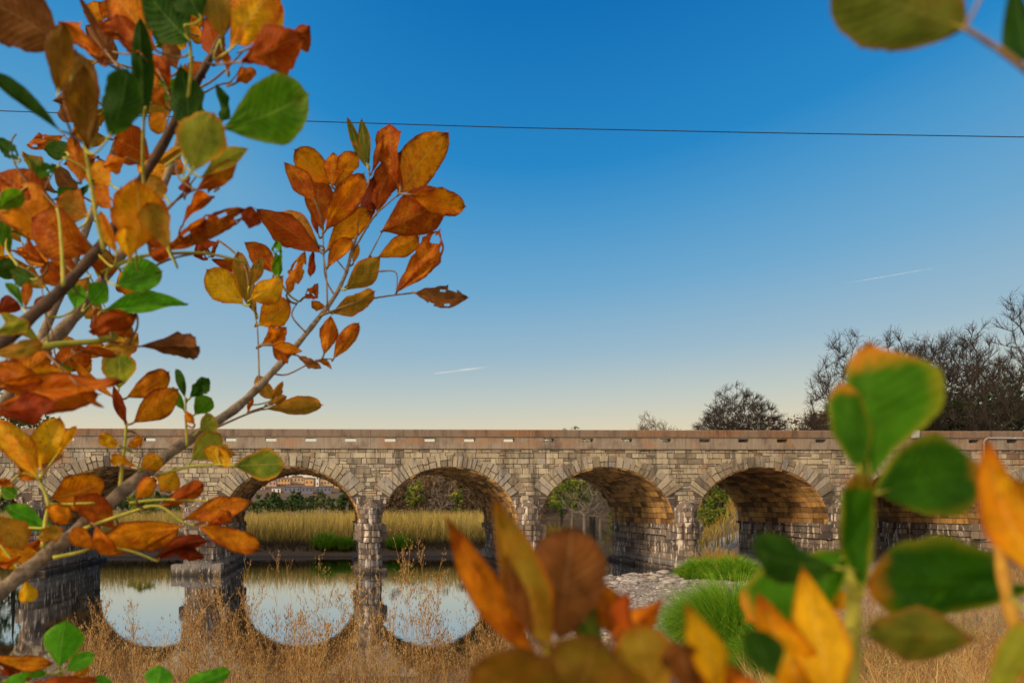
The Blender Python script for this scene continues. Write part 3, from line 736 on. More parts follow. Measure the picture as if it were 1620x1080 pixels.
M['rock'] = g.fin(g.bsdf(c, .9, g.bump(g.noise(co, 6, 8, .7), .7, .06), .2))
rt = []
for k in range(4):
    me = rock_t(k); me.materials.append(M['rock']); rt.append(me)
random.seed(11)
def rock(px, py, sz, lab, grp):
    d = 3.6*FPX/(py-PY0); c = P(px, py, d); o = bpy.data.objects.new('rock', random.choice(rt)); COL.objects.link(o)
    o.location = (c.x, c.y, float(gh(c.x, c.y))+sz*.12); o.scale = (sz*random.uniform(.8, 1.4), sz*random.uniform(.7, 1.1), sz*random.uniform(.4, .6)); o.rotation_euler = (random.uniform(-.2, .2), random.uniform(-.2, .2), random.uniform(0, 6.28))
    return tag(o, lab, 'rock', grp)
rock(1183, 912, 1.0, 'biggest pale boulder right of the dark green sedge clumps', 'loose rocks of the gravel bar')
rock(1168, 920, .6, 'pale rock just left of the biggest boulder by the sedge', 'loose rocks of the gravel bar')
rock(1049, 908, .8, 'dark flat rock at the water edge in front of the pier foot', 'loose rocks of the gravel bar')
for i in range(90):
    px = random.uniform(935, 1085); py = random.uniform(906, 936)
    if py < 905+max(0, (985-px))*.25: continue
    rock(px, py, random.uniform(.18, .5), 'grey rock lying in the stony strip along the water in front of the pier', 'rocks of the stony strip')
for i in range(26): rock(random.uniform(1150, 1200), random.uniform(912, 936), random.uniform(.2, .5), 'pale grey rock in the pile between the green sedge clumps', 'rocks piled between the sedge clumps')
# pebbles
PV, PQ = [], []
def peb(seed):
    rs = np.random.RandomState(seed); a = np.linspace(0, 6.28, 6)[:-1]
    V = [(math.cos(t)*rs.uniform(.8, 1.2), math.sin(t)*rs.uniform(.6, 1), 0) for t in a]+[(math.cos(t)*.6, math.sin(t)*.5, rs.uniform(.4, .6)) for t in a]
    Q = [(i, (i+1) % 5, 5+(i+1) % 5, 5+i) for i in range(5)]+[(5, 6, 7, 8), (5, 8, 9, 9)]
    return np.array(V), np.array(Q[:6])
TPB = [peb(i) for i in range(6)]
x, y = view_xy(26000, (900, 1330), (12, 37), 1.0); ok = (gh(x, y) > .0) & (gmask(x, y) > .4); x, y = x[ok], y[ok]
g = N('pebble'); M['pebble'] = g.fin(g.bsdf(g.ramp(g.attr(), [(0, (.08, .065, .055)), (.4, (.20, .17, .145)), (.8, (.34, .30, .265)), (1, (.48, .44, .40))]), .9))
tag(scatter('gravel', TPB, x, y, gh(x, y)-.01, RS.gamma(2.0, .014, len(x))+.014, M['pebble'], tilt=.1), kind='stuff')
# ------------------------------------------------------------------ trees
def bare_tree(px, d, ytop, seed, lab, grp='bare trees beyond the bridge', wide=5.0, dome=.62, n=420, twigs=9, name='bare_tree', mat='bark', twig=.016, base=None, tl=1.0, up=.5):
    """limbs reach out to points spread through a domed crown; every limb end carries a spray of twigs"""
    c = P(px, PY0, d); gz = float(gh(c.x, c.y)) if base is None else base; Ht = CAMZ+(PY0-ytop)/FPX*d-gz
    root = empty(name, (c.x, c.y, gz)); tag(root, lab, 'tree', grp); rs = np.random.RandomState(seed)
    cz = Ht*(1-dome)+.0; Rz = Ht-cz-tl*.35; o = np.array([c.x, c.y, gz])
    T = []
    while len(T) < n:
        v = rs.normal(0, 1, 3); v /= np.linalg.norm(v)
        if v[2] < -.35: continue
        rr = rs.rand()**.42*(1+.10*math.sin(v[0]*5+seed)+.08*math.sin(v[1]*7+v[2]*6+seed)); T.append([v[0]*rr*(wide-tl*.4), v[1]*rr*(wide-tl*.4), cz+v[2]*rr*(Rz if v[2] > 0 else Rz*.8)])
    T = np.array(T); fork = np.array([rs.uniform(-.1, .1), 0, Ht*(1-dome)*.75])
    T = T[np.argsort(np.linalg.norm(T-fork, axis=1))]
    Pn = [np.array([0, 0, -.3]), fork*.5, fork.copy()]; par = [-1, 0, 1]; pl = [0, 0, 0]
    step = wide*.16
    for t in T:
        A = np.array(Pn[2:]); L = np.array(pl[2:]); dd = np.linalg.norm(A-t, axis=1); j = int(np.argmin(dd+.42*L))+2
        p0 = Pn[j]; D = np.linalg.norm(t-p0); k = max(1, int(D/step)); q = j
        side = rs.normal(0, 1, 3)*D*.09
        for m in range(1, k+1):
            u = m/k; p_ = p0+(t-p0)*u+side*math.sin(math.pi*u)+np.array([0, 0, -.05*D*math.sin(math.pi*u)])+rs.normal(0, .03, 3)*D*(m < k)
            Pn.append(p_); par.append(q); pl.append(pl[q]+D/k); q = len(Pn)-1
    cnt = np.zeros(len(Pn)); ch = [0]*len(Pn)
    for i in range(len(Pn)-1, 0, -1):
        if ch[i] == 0: cnt[i] += 1
        cnt[par[i]] += cnt[i]; ch[par[i]] += 1
    rad_ = np.maximum(twig, Ht*.026*(cnt/cnt[2])**.48)
    mb = MB(); tk = MB()
    W = [Vector(tuple(p_+o)) for p_ in Pn]
    tk.tube([W[0], W[1], W[2]], [Ht*.036, Ht*.028, Ht*.026], 9, .4)
    for i in range(3, len(Pn)):
        j = par[i]; mb.tube([W[j], W[i]], [min(rad_[j], rad_[i]*1.25), rad_[i]], 5 if rad_[i] > .05 else 3, rs.rand(), cap=False)
    for i in range(3, len(Pn)):
        m = twigs if ch[i] == 0 else (twigs//3 if cnt[i] < 6 else 0)
        d0 = (W[i]-W[par[i]]).normalized(); outv = (W[i]-W[2]).normalized()
        for k in range(m):
            b = W[par[i]].lerp(W[i], rs.rand()); dv = (d0*.7+outv*.5+Vector(tuple(rs.normal(0, .55, 3)))+Vector((0, 0, up*.3))).normalized(); Lt = tl*rs.uniform(.4, 1.1)
            e1 = b+dv*Lt*.5; e2 = e1+(dv+Vector(tuple(rs.normal(0, .3, 3)))).normalized()*Lt*.5
            mb.tube([b, e1, e2], [twig*.8, twig*.65, twig*.35], 3, rs.rand(), cap=False)
            e3 = e1+(dv+Vector(tuple(rs.normal(0, .6, 3)))).normalized()*Lt*.4; mb.tube([e1, e3], [twig*.55, twig*.3], 3, rs.rand(), cap=False)
    tk.build('trunk', M[mat], root, smooth=True); mb.build('crown', M[mat], root)
    return root
def leaf_crown(mb, cen, rx, ry, rz, ncl, nl, rs, ls=.22, base_tone=.5):
    for k in range(ncl):
        v = rs.normal(0, 1, 3); v /= np.linalg.norm(v); rr = rs.uniform(.35, 1.0)**.6
        c = np.array(cen)+v*rr*np.array([rx, ry, rz]); 
        if v[2] < -.5 and rs.rand() < .6: continue
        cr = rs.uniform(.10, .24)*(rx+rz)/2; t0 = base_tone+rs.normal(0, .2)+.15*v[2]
        pp = c+rs.normal(0, 1, (nl, 3))*cr*np.array([.6, .6, .42])
        a = rs.normal(0, 1, (nl, 3)); a /= np.linalg.norm(a, axis=1)[:, None]; b = np.cross(a, rs.normal(0, 1, (nl, 3))); b /= np.linalg.norm(b, axis=1)[:, None]
        s = ls*rs.uniform(.5, 1.2, nl)
        for i in range(nl):
            p = pp[i]; A = a[i]*s[i]; B = b[i]*s[i]*.6
            mb.quad(p-A, p+B, p+A, p-B, min(1, max(0, t0+rs.normal(0, .12))))
def leafy_tree(px, d, ytop, wpx, seed, lab, mat, grp=None, name='leafy_tree', ncl=60, nl=60, ls=.22, base=None, low=.25, cat='tree', bark='bark'):
    c = P(px, PY0, d); gz = float(gh(c.x, c.y)) if base is None else base; Ht = CAMZ+(PY0-ytop)/FPX*d-gz; W = wpx/FPX*d/2
    root = empty(name, (c.x, c.y, gz)); tag(root, lab, cat, grp); rs = random.Random(seed); nr = np.random.RandomState(seed)
    tk = MB(); p0 = Vector((c.x, c.y, gz-.2)); tk.tube([p0, p0+Vector((.1, 0, Ht*.35)), p0+Vector((.0, 0, Ht*.8))], [Ht*.03, Ht*.022, Ht*.006], 7, .4)
    for k in range(7):
        a = rs.uniform(0, 6.28); b = p0+Vector((0, 0, Ht*rs.uniform(.2, .6))); e = b+Vector((math.cos(a)*W*.7, math.sin(a)*W*.7, Ht*.25)); tk.tube([b, b.lerp(e, .5)+Vector((0, 0, -.03*Ht)), e], [Ht*.012, Ht*.008, Ht*.003], 5, .4)
    tk.build('trunk', M[bark], root, smooth=True)
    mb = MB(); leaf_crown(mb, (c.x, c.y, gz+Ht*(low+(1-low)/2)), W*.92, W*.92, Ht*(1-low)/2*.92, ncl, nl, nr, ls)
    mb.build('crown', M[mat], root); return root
BT = 'bare trees beyond the bridge'
bare_tree(1030, 105, 656, 1, 'small sparse bare tree just showing above the middle right of the parapet', BT, wide=4.6, n=420, twigs=9, mat='pale_bark', twig=.03, base=9, dome=.75, tl=1.2)
bare_tree(1166, 85, 617, 2, 'rounded bare tree standing alone above the parapet', BT, wide=5.9, n=1100, twigs=14, dome=.72, base=9.5, twig=.023, tl=1.0)
bare_tree(1220, 90, 652, 23, 'low scrubby bare tree right beside the rounded one', BT, wide=3.2, n=220, twigs=8, dome=.8, base=9, twig=.018)
bare_tree(1350, 62, 545, 3, 'wide bare tree behind the upright green leaf, first of the big ones', BT, wide=5.3, n=1500, twigs=15, dome=.84, twig=.019, tl=1.3)
bare_tree(1475, 66, 510, 5, 'tall bare tree between the wide one and the one at the picture edge', BT, wide=5.4, n=1300, twigs=15, dome=.82, twig=.019, tl=1.3)
bare_tree(1610, 58, 508, 8, 'tallest bare tree at the right edge with ascending branches', BT, wide=5.6, n=1300, twigs=14, dome=.84, twig=.018, tl=1.4, up=1.6)
bare_tree(1410, 76, 535, 21, 'bare tree set back between the two largest trees', BT, wide=5.4, n=700, twigs=14, dome=.8, twig=.022, tl=1.3)
bare_tree(1545, 78, 520, 22, 'bare tree set back left of the tallest tree', BT, wide=5.4, n=700, twigs=14, dome=.8, twig=.022, tl=1.3)
bare_tree(1288, 70, 650, 24, 'low bare thicket tree at the foot of the wide bare tree', BT, wide=2.6, n=260, twigs=8, dome=.85, twig=.016)
EG = 'evergreens behind the parapet on the right'
leafy_tree(1555, 64, 600, 150, 31, 'dark evergreen bush tree behind the parapet at the right', 'leaf_dark', EG, 'evergreen_tree', 60, 60, .2)
leafy_tree(1625, 60, 585, 120, 32, 'dark evergreen at the right picture edge behind the parapet', 'leaf_dark', EG, 'evergreen_tree', 50, 60, .2)
leafy_tree(1470, 70, 640, 150, 33, 'olive leafed low tree behind the parapet under the big bare trees', 'leaf_yg', EG, 'evergreen_tree', 40, 50, .2)
leafy_tree(1325, 74, 648, 110, 34, 'brownish thicket behind the parapet left of the evergreens', 'leaf_brown', EG, 'thicket_tree', 40, 50, .2)
leafy_tree(20, 88, 640, 200, 35, 'round dark green tree above the left end of the bridge', 'leaf_dark', None, 'broadleaf_tree', 80, 60, .3)
leafy_tree(937, 150, 671, 34, 36, 'tip of a small yellow green tree barely above the parapet', 'leaf_yg', None, 'small_tree', 20, 40, .3)
leafy_tree(1140, 100, 674, 40, 37, 'low green bush at the foot of the rounded bare tree', 'leaf_yg', None, 'small_tree', 20, 40, .25)
# woods seen through the arches
WT = 'trees seen through the arches'
def wood(name, n, pxr, dr, hr, mat, ls, seed, nl=40):
    nr = np.random.RandomState(seed); mb = MB()
    for i in range(n):
        px = nr.uniform(*pxr); d = nr.uniform(*dr); c = P(px, PY0, d); gz = float(gh(c.x, c.y)); h = nr.uniform(*hr)
        if gz < .1: continue
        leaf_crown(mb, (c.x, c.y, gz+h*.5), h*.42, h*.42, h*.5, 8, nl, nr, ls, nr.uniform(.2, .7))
    o = mb.build(name, M[mat]); return tag(o, kind='stuff')
wood('far_woods', 260, (-250, 600), (170, 260), (3.5, 7), 'leaf_dark', .42, 3)
wood('hill_woods', 300, (585, 900), (130, 260), (6, 15), 'leaf_brown', .36, 4)
wood('river_woods', 520, (850, 1420), (130, 300), (7, 18), 'leaf_brown', .36, 5)
wood('bank_woods', 60, (860, 1300), (110, 210), (4, 9), 'leaf_yg', .3, 25)
wood('hill_scrub', 150, (-300, 760), (600, 760), (5, 10), 'leaf_dark', .9, 6, 30)
wood('slope_scrub', 120, (-300, 760), (380, 500), (3, 6), 'leaf_brown', .9, 16, 30)
leafy_tree(657, 118, 756, 30, 41, 'green tree on the hillside seen through the middle arch', 'leaf_yg', WT, 'leafy_tree', 30, 50, .22)
leafy_tree(723, 120, 770, 20, 42, 'small yellow green tree on the hillside in the middle arch', 'leaf_yg', WT, 'leafy_tree', 24, 50, .2)
leafy_tree(905, 112, 742, 62, 43, 'yellow green tree overhanging the river through the fourth arch', 'leaf_yg', WT, 'leafy_tree', 60, 60, .22, bark='pale_bark', low=.35)
leafy_tree(888, 140, 760, 60, 44, 'olive tree behind the overhanging yellow green tree', 'leaf_yg', WT, 'leafy_tree', 40, 50, .3)
leafy_tree(1122, 95, 764, 56, 45, 'green willow like tree through the left part of the right arch', 'leaf_yg', WT, 'leafy_tree', 50, 60, .2)
leafy_tree(1140, 84, 800, 50, 46, 'low golden bush on the bank through the right arch', 'leaf_yg', WT, 'bush', 40, 50, .15, low=.0, cat='bush')
leafy_tree(1112, 80, 800, 36, 47, 'low yellow bush left of the golden bush in the right arch', 'leaf_yg', WT, 'bush', 40, 50, .15, low=.0, cat='bush')
leafy_tree(552, 170, 770, 44, 48, 'dark round tree right of the hillside buildings', 'leaf_dark', WT, 'leafy_tree', 30, 50, .35)
leafy_tree(225, 75, 768, 60, 49, 'green tree seen through the left arch behind the reeds', 'leaf_yg', WT, 'leafy_tree', 30, 50, .2)
bare_tree(925, 108, 748, 51, 'pale trunked bare tree at the river through the fourth arch', WT, wide=3.6, n=110, twigs=7, dome=.6, mat='pale_bark', twig=.03)
bare_tree(950, 116, 742, 52, 'pale bare tree right of the pale trunk in the fourth arch', WT, wide=4, n=110, twigs=7, dome=.6, mat='pale_bark', twig=.03)
bare_tree(700, 125, 748, 53, 'grey bare tree on the slope through the middle arch', WT, wide=4, n=110, twigs=7, dome=.7, mat='pale_bark', twig=.03)
# ------------------------------------------------------------------ hillside town
def pm(name, c, r=.8):
    g = N(name); n = g.noise(g.coord(), .5, 3); return g.fin(g.bsdf(g.mix(n, tuple(v*.8 for v in c), c), r))
TM = {'tan': pm('tan_wall', (.55, .38, .22)), 'ochre': pm('ochre_wall', (.60, .36, .17)), 'grey': pm('blue_grey_wall', (.16, .17, .24)), 'white': pm('white_wall', (.75, .72, .70)), 'pink': pm('pink_wall', (.52, .33, .26))}
roofm = pm('roof_felt', (.18, .12, .11)); winm = pm('window_glass', (.05, .05, .07), .2)
random.seed(3)
def building(px, py0, py1, wpx, d, wall, lab, tower=False):
    c = P(px, py1, d); Wd = wpx/FPX*d; Hh = (py1-py0)/FPX*d; Dp = Wd*.7
    gz = min(c.z, float(gh(c.x, c.y))) - 2
    root = empty('hillside_building', (c.x, c.y, c.z)); tag(root, lab, 'building')
    mb = MB(); mb.box((c.x-Wd/2, c.y, gz), (c.x+Wd/2, c.y+Dp, c.z+Hh)); mb.build('wall', TM[wall], root)
    mb = MB(); z = c.z+Hh; e = .5
    a, b, c2, d2 = (c.x-Wd/2-e, c.y-e, z+.01), (c.x+Wd/2+e, c.y-e, z+.01), (c.x+Wd/2+e, c.y+Dp+e, z+.01), (c.x-Wd/2-e, c.y+Dp+e, z+.01)
    rh = Hh*(.9 if tower else .22); r0, r1 = ((c.x, c.y+Dp/2, z+rh),)*2 if tower else ((c.x-Wd*.3, c.y+Dp/2, z+rh), (c.x+Wd*.3, c.y+Dp/2, z+rh))
    mb.poly([a, b, r1, r0] if not tower else [a, b, r0]); mb.poly([c2, d2, r0, r1] if not tower else [c2, d2, r0]); mb.poly([b, c2, r1]); mb.poly([d2, a, r0]); mb.poly([d2, c2, b, a])
    mb.build('roof', roofm, root)
    nw = max(1, min(5, int(Wd/2.6))); nf = max(1, int(Hh/3.2))
    for i in range(nw):
        for k in range(min(nf, 3)):
            X = c.x-Wd/2+Wd*(i+.5)/nw; Z = c.z+Hh*(k+.55)/nf
            mb = MB(); mb.box((X-.55, c.y-.12, Z-.8), (X+.55, c.y-.02, Z+.8)); mb.build('window', winm, root)
for args in ((425, 760, 770, 24, 560, 'pink', 'low pinkish building at the left end of the hillside town'),
    (449, 757, 770, 20, 575, 'ochre', 'ochre building second from the left on the hillside'),
    (470, 755, 771, 22, 585, 'tan', 'broad tan block left of the middle of the hillside town'),
    (489, 757, 769, 14, 570, 'ochre', 'narrow ochre house left of the white tower'),
    (517, 758, 770, 20, 575, 'tan', 'tan building right of the white tower'),
    (538, 763, 777, 18, 560, 'ochre', 'ochre building at the right end of the hillside town'),
    (556, 768, 780, 14, 545, 'pink', 'small pinkish house at the lower right of the town'),
    (462, 770, 779, 26, 520, 'grey', 'blue grey long building in the lower row, left one'),
    (486, 771, 779, 18, 515, 'grey', 'blue grey building in the lower row, middle one'),
    (512, 770, 779, 24, 520, 'grey', 'blue grey building in the lower row below the tower'),
    (437, 772, 779, 14, 520, 'white', 'small white house left of the blue grey row'),
    (410, 768, 778, 18, 540, 'tan', 'tan house at the far left under the arch')): building(*args)
building(502, 752, 770, 5, 560, 'white', 'slender white tower with pointed roof among the hillside buildings', True)
# ------------------------------------------------------------------ shrubs close to the camera
def leaf_material(name, main, second, edge, vein, patch=(.45, .62), edgeamt=.6, spots=.5, trans=.58, tipc=None):
    g = N(name); uv = g.n('UVMap', uv_map='leaf'); sp = g.n('SeparateXYZ'); g.l(uv.outputs[0], sp.inputs[0])
    t, s = sp.outputs['X'], sp.outputs['Y']; co = g.coord(); rnd = g.n('ObjectInfo').outputs['Random']
    sa = g.math('ABSOLUTE', s)
    nz = g.noise(co, 40, 6, .65); nf = g.noise(co, 130, 4, .65)
    pf = g.math('ADD', nz, g.math('MULTIPLY', g.math('SUBTRACT', rnd, .5), .22))
    c = g.mix(g.ramp(pf, [(patch[0], (0, 0, 0)), (patch[1], (1, 1, 1))]), main, second)
    c = g.mix(g.ramp(nf, [(.33, (.5,)*3), (.58, (0, 0, 0))]), c, tuple(v*.42 for v in main))
    # rim: reddened or browned outline
    e = g.math('MAXIMUM', g.math('POWER', sa, 3.0), g.math('POWER', t, 7.0)); e = g.math('ADD', e, g.math('MULTIPLY', g.math('SUBTRACT', nz, .5), 1.3))
    c = g.mix(g.ramp(e, [(.36, (0, 0, 0)), (.85, (edgeamt,)*3)]), c, edge)
    if tipc: c = g.mix(g.ramp(g.math('ADD', t, g.math('MULTIPLY', g.math('SUBTRACT', nz, .5), .5)), [(.80, (0, 0, 0)), (.97, (.95,)*3)]), c, tipc)
    # dark fungus spots
    vo = g.n('TexVoronoi', i_Scale=170.0); g.l(co, vo.inputs['Vector'])
    sf = g.math('MULTIPLY', g.ramp(vo.outputs['Distance'], [(.10, (1, 1, 1)), (.28, (0, 0, 0))]), g.ramp(g.noise(co, 34, 2), [(.50, (0, 0, 0)), (.62, (spots,)*3)]))
    c = g.mix(sf, c, (.10, .02, .008))
    # midrib and side veins
    rib = g.math('SMOOTH_MAX', g.math('SUBTRACT', 1.0, g.math('MULTIPLY', sa, 26)), 0.0)
    ph = g.math('SUBTRACT', g.math('MULTIPLY', t, 11.0), g.math('MULTIPLY', sa, 3.2)); w_ = g.math('ABSOLUTE', g.math('SUBTRACT', g.math('FRACT', ph), .5))
    vn = g.math('SUBTRACT', 1.0, g.math('MULTIPLY', w_, 14.0), True)
    rib = g.math('MAXIMUM', rib, 0.0); vv = g.math('MAXIMUM', g.math('MULTIPLY', rib, .8), g.math('MULTIPLY', vn, .26), True)
    c = g.mix(vv, c, vein)
    hgt = g.math('ADD', g.math('MULTIPLY', w_, -1.4), g.math('MULTIPLY', nf, .6))
    nb = g.bump(hgt, .45, .0012)
    b = g.bsdf(c, .55, nb, .12); tr = g.n('BsdfTranslucent'); g.l(c, tr.inputs[0]); g.l(nb, tr.inputs['Normal'])
    m = g.n('MixShader'); m.inputs[0].default_value = trans; g.l(b.outputs[0], m.inputs[1]); g.l(tr.outputs[0], m.inputs[2])
    return g.fin(m)
O_ = (.90, .31, .003); Y_ = (.92, .50, .006); R_ = (.50, .075, .003); D_ = (.17, .022, .005); B_ = (.24, .08, .012); G_ = (.12, .31, .006); DG = (.028, .095, .005); BG = (.12, .44, .010); YG = (.38, .40, .03)
LM = {
 'o': leaf_material('leaf_orange', O_, (.62, .13, .003), D_, (.85, .46, .05), edgeamt=.85, spots=.9),
 'y': leaf_material('leaf_gold', Y_, O_, R_, (.85, .55, .12), edgeamt=.7, spots=.8),
 'r': leaf_material('leaf_rust', (.46, .085, .004), (.80, .25, .005), D_, (.60, .24, .05), spots=.9),
 'd': leaf_material('leaf_dark_red', (.26, .035, .006), R_, (.12, .02, .006), (.42, .12, .02)),
 'b': leaf_material('leaf_brown_dry', B_, (.36, .14, .03), (.12, .035, .012), (.42, .22, .08)),
 'a': leaf_material('leaf_ochre', (.55, .26, .015), (.36, .24, .015), R_, (.55, .32, .07), spots=.5),
 'g': leaf_material('leaf_green', G_, (.06, .20, .006), YG, (.34, .48, .07), edgeamt=.35, spots=.15),
 'k': leaf_material('leaf_dark_green', DG, (.05, .14, .006), (.10, .11, .010), (.15, .27, .04), edgeamt=.3, spots=.2),
 'n': leaf_material('leaf_bright_green', BG, (.11, .40, .02), YG, (.38, .62, .10), edgeamt=.3, spots=.1, tipc=None),
 't': leaf_material('leaf_green_orange_tip', (.065, .215, .003), (.035, .14, .003), (.42, .36, .015), (.09, .24, .012), edgeamt=.55, spots=.1, tipc=(.80, .30, .02)),
 'm': leaf_material('leaf_yellow_green', YG, (.16, .26, .02), (.70, .30, .02), (.62, .50, .10), edgeamt=.9, spots=.4),
 'q': leaf_material('leaf_green_to_orange', (.58, .24, .02), (.12, .20, .015), R_, (.68, .40, .07), patch=(.46, .56), spots=.4),
 'e': leaf_material('leaf_dark_ochre', (.26, .115, .006), (.20, .135, .008), (.16, .04, .008), (.36, .20, .03), spots=.6),
 'v': leaf_material('leaf_olive', (.14, .17, .012), (.24, .17, .015), (.30, .12, .02), (.25, .25, .04), spots=.2),
 'p': leaf_material('leaf_pale', (.62, .40, .33), (.66, .30, .10), (.50, .25, .18), (.75, .55, .40), spots=.2),
}
def barkmat(name, a, b):
    g = N(name); n1 = g.noise(g.coord((1, 1, 1)), 60, 6, .7); c = g.ramp(n1, [(.35, a), (.65, b)])
    return g.fin(g.bsdf(c, .75, g.bump(g.noise(g.coord(), 140, 5), .5, .003), .25))
BK = {'grey': barkmat('shrub_bark', (.10, .072, .045), (.36, .27, .17)), 'dark': barkmat('shrub_bark_dark', (.035, .02, .013), (.12, .07, .04)), 'green': barkmat('green_stem', (.28, .30, .03), (.50, .44, .07)), 'brown': barkmat('brown_twig', (.12, .07, .03), (.30, .18, .07)), 'orange': barkmat('orange_stem', (.40, .20, .03), (.55, .30, .04))}
LR = random.Random(5)
def make_leaf(root, bx, by, tx, ty, wpx, kind, d, form='n', dt=None):
    """one leaf: base and tip as seen in the photograph, at distance d, with its own curl, fold and torn rim"""
    dt = LR.uniform(-.05, .05) if dt is None else dt
    Lp = math.hypot(tx-bx, ty-by)
    b = P(bx, by, d); Lm = Lp/FPX*d; dd = d+Lm*LR.uniform(-.35, .35)
    tp = P(tx, ty, dd); ax = tp-b; L = ax.length; ax.normalize()
    view = (b-Vector((0, 0, CAMZ))).normalized()
    side = ax.cross(view).normalized(); tilt = LR.uniform(-.45, .45)*(.45 if wpx > 60 else 1)
    w_ = wpx/FPX*d; nrm = side.cross(ax).normalized()
    side = (side*math.cos(tilt)+nrm*math.sin(tilt)).normalized(); nrm = side.cross(ax).normalized()
    fold = LR.uniform(.12, .55)*LR.choice((-1, 1, 1)); bend = LR.uniform(-.3, .3); wav = LR.uniform(.01, .05); f1, f2 = LR.uniform(5, 10), LR.uniform(0, 6.28)
    skew = LR.uniform(-.05, .05)
    if wpx > 90: fold *= .35; bend *= .5
    if form == 'c': fold *= 2.4; bend *= 2.5; wav *= 3.0        # dried and curled
    if form == 'f': fold = LR.choice((-1, 1))*LR.uniform(.7, 1.1)   # folded along the rib
    if form == 'w': wav *= 2
    nt, ns = 20, 5; V = []; UV = []; pk = LR.uniform(.52, .64)
    sx = LR.random()*50; acute = LR.random() < .45
    tear = .34 if form in ('c', 'x') else (.20 if form == 'w' else .09)
    for i in range(nt+1):
        t = i/nt
        # obovate outline: narrow wedge at the base, broad shoulder, blunt end with a short point
        if t < pk: f = math.sin(math.pi/2*(t/pk))**(.72 if wpx > 110 else 1.15)
        elif acute and form != 'h': f = max(0, 1-((t-pk)/(1-pk))**1.5)**.9
        else: f = max(0, 1-((t-pk)/(1-pk))**2.3)**.62
        if form == 'a': f = math.sin(math.pi*min(1, t/.7)*.5)*(1 if t < .4 else max(0, (1-t)/.6)**.85)
        if form == 'h' and t > .8: f = f*1.0
        for j in range(-ns, ns+1):
            s_ = j/ns; hw = w_*.5*f
            if isinstance(form, tuple): hw = np.interp(t, form[0], form[1] if s_ > 0 else form[2])/FPX*d
            n_ = noise.noise(Vector((t*5, (1.7 if s_ > 0 else -1.7), sx)))*tear + noise.noise(Vector((t*16, (3 if s_ > 0 else -3), sx)))*tear*.5
            hw *= (1+n_*abs(s_))
            tt = t
            if t > .7 and form == 'h': tt = t-.14*max(0, 1-abs(s_)*2.2)**1.5*(t-.7)/.3
            p = b + ax*(L*(tt+skew*0)) + side*(hw*s_*math.cos(min(1.2, abs(fold))*.6)+skew*L*math.sin(math.pi*t))
            z = fold*hw*abs(s_) + bend*L*(t*(1-t))*2 + wav*L*math.sin(f1*t+f2+s_*1.5)*abs(s_)*min(1, 4*(1-t)+.2)
            z += L*.045*noise.noise(Vector((t*5.5, s_*3.2, sx+9)))
            if form == 'c': z += .10*L*noise.noise(Vector((t*3, s_*1.5, sx)))*2
            V.append(p+nrm*z); UV.append((t, s_))
    # petiole point at the tip
    F = []; W = 2*ns+1
    for i in range(nt):
        for j in range(2*ns):
            a = i*W+j; F.append((a, a+1, a+W+1, a+W))
    n0 = len(V); V.append(b+ax*L*1.045+nrm*.0); UV.append((1, 0)); c_ = nt*W+ns
    F.append((c_-W-1, c_-W, n0)); F.append((c_-W, c_-W+1, n0))
    if form == 'x' or (form == 'c' and LR.random() < .2):       # insect holes and bites
        hs = [(LR.uniform(.25, .95), LR.uniform(-1, 1), LR.uniform(.04, .085)) for _ in range(4)]
        F = [f for f in F if not any(((sum(UV[k][0] for k in f)/len(f)-h[0])**2+((sum(UV[k][1] for k in f)/len(f)-h[1])*.4)**2) < h[2]**2 for h in hs)]
    me = bpy.data.meshes.new('leaf'); me.from_pydata([tuple(v) for v in V], [], F); me.materials.append(LM[kind])
    ul = me.uv_layers.new(name='leaf'); ul.data.foreach_set('uv', [c for lp in me.loops for c in UV[lp.vertex_index]])
    me.polygons.foreach_set('use_smooth', [True]*len(me.polygons)); me.update()
    o = bpy.data.objects.new('leaf', me); COL.objects.link(o); o.parent = root; o.matrix_parent_inverse = Matrix.Translation(-Vector(root.location))
    return o
def smooth_pts(pts, k=5):
    """Catmull-Rom through lists of equal length numbers"""
    out = []; n = len(pts)
    for i in range(n-1):
        p0, p1, p2, p3 = pts[max(i-1, 0)], pts[i], pts[i+1], pts[min(i+2, n-1)]
        for j in range(k):
            t = j/k; out.append([.5*((2*b)+(-a+c)*t+(2*a-5*b+4*c-d)*t*t+(-a+3*b-3*c+d)*t**3) for a, b, c, d in zip(p0, p1, p2, p3)])
    out.append(list(pts[-1])); return out
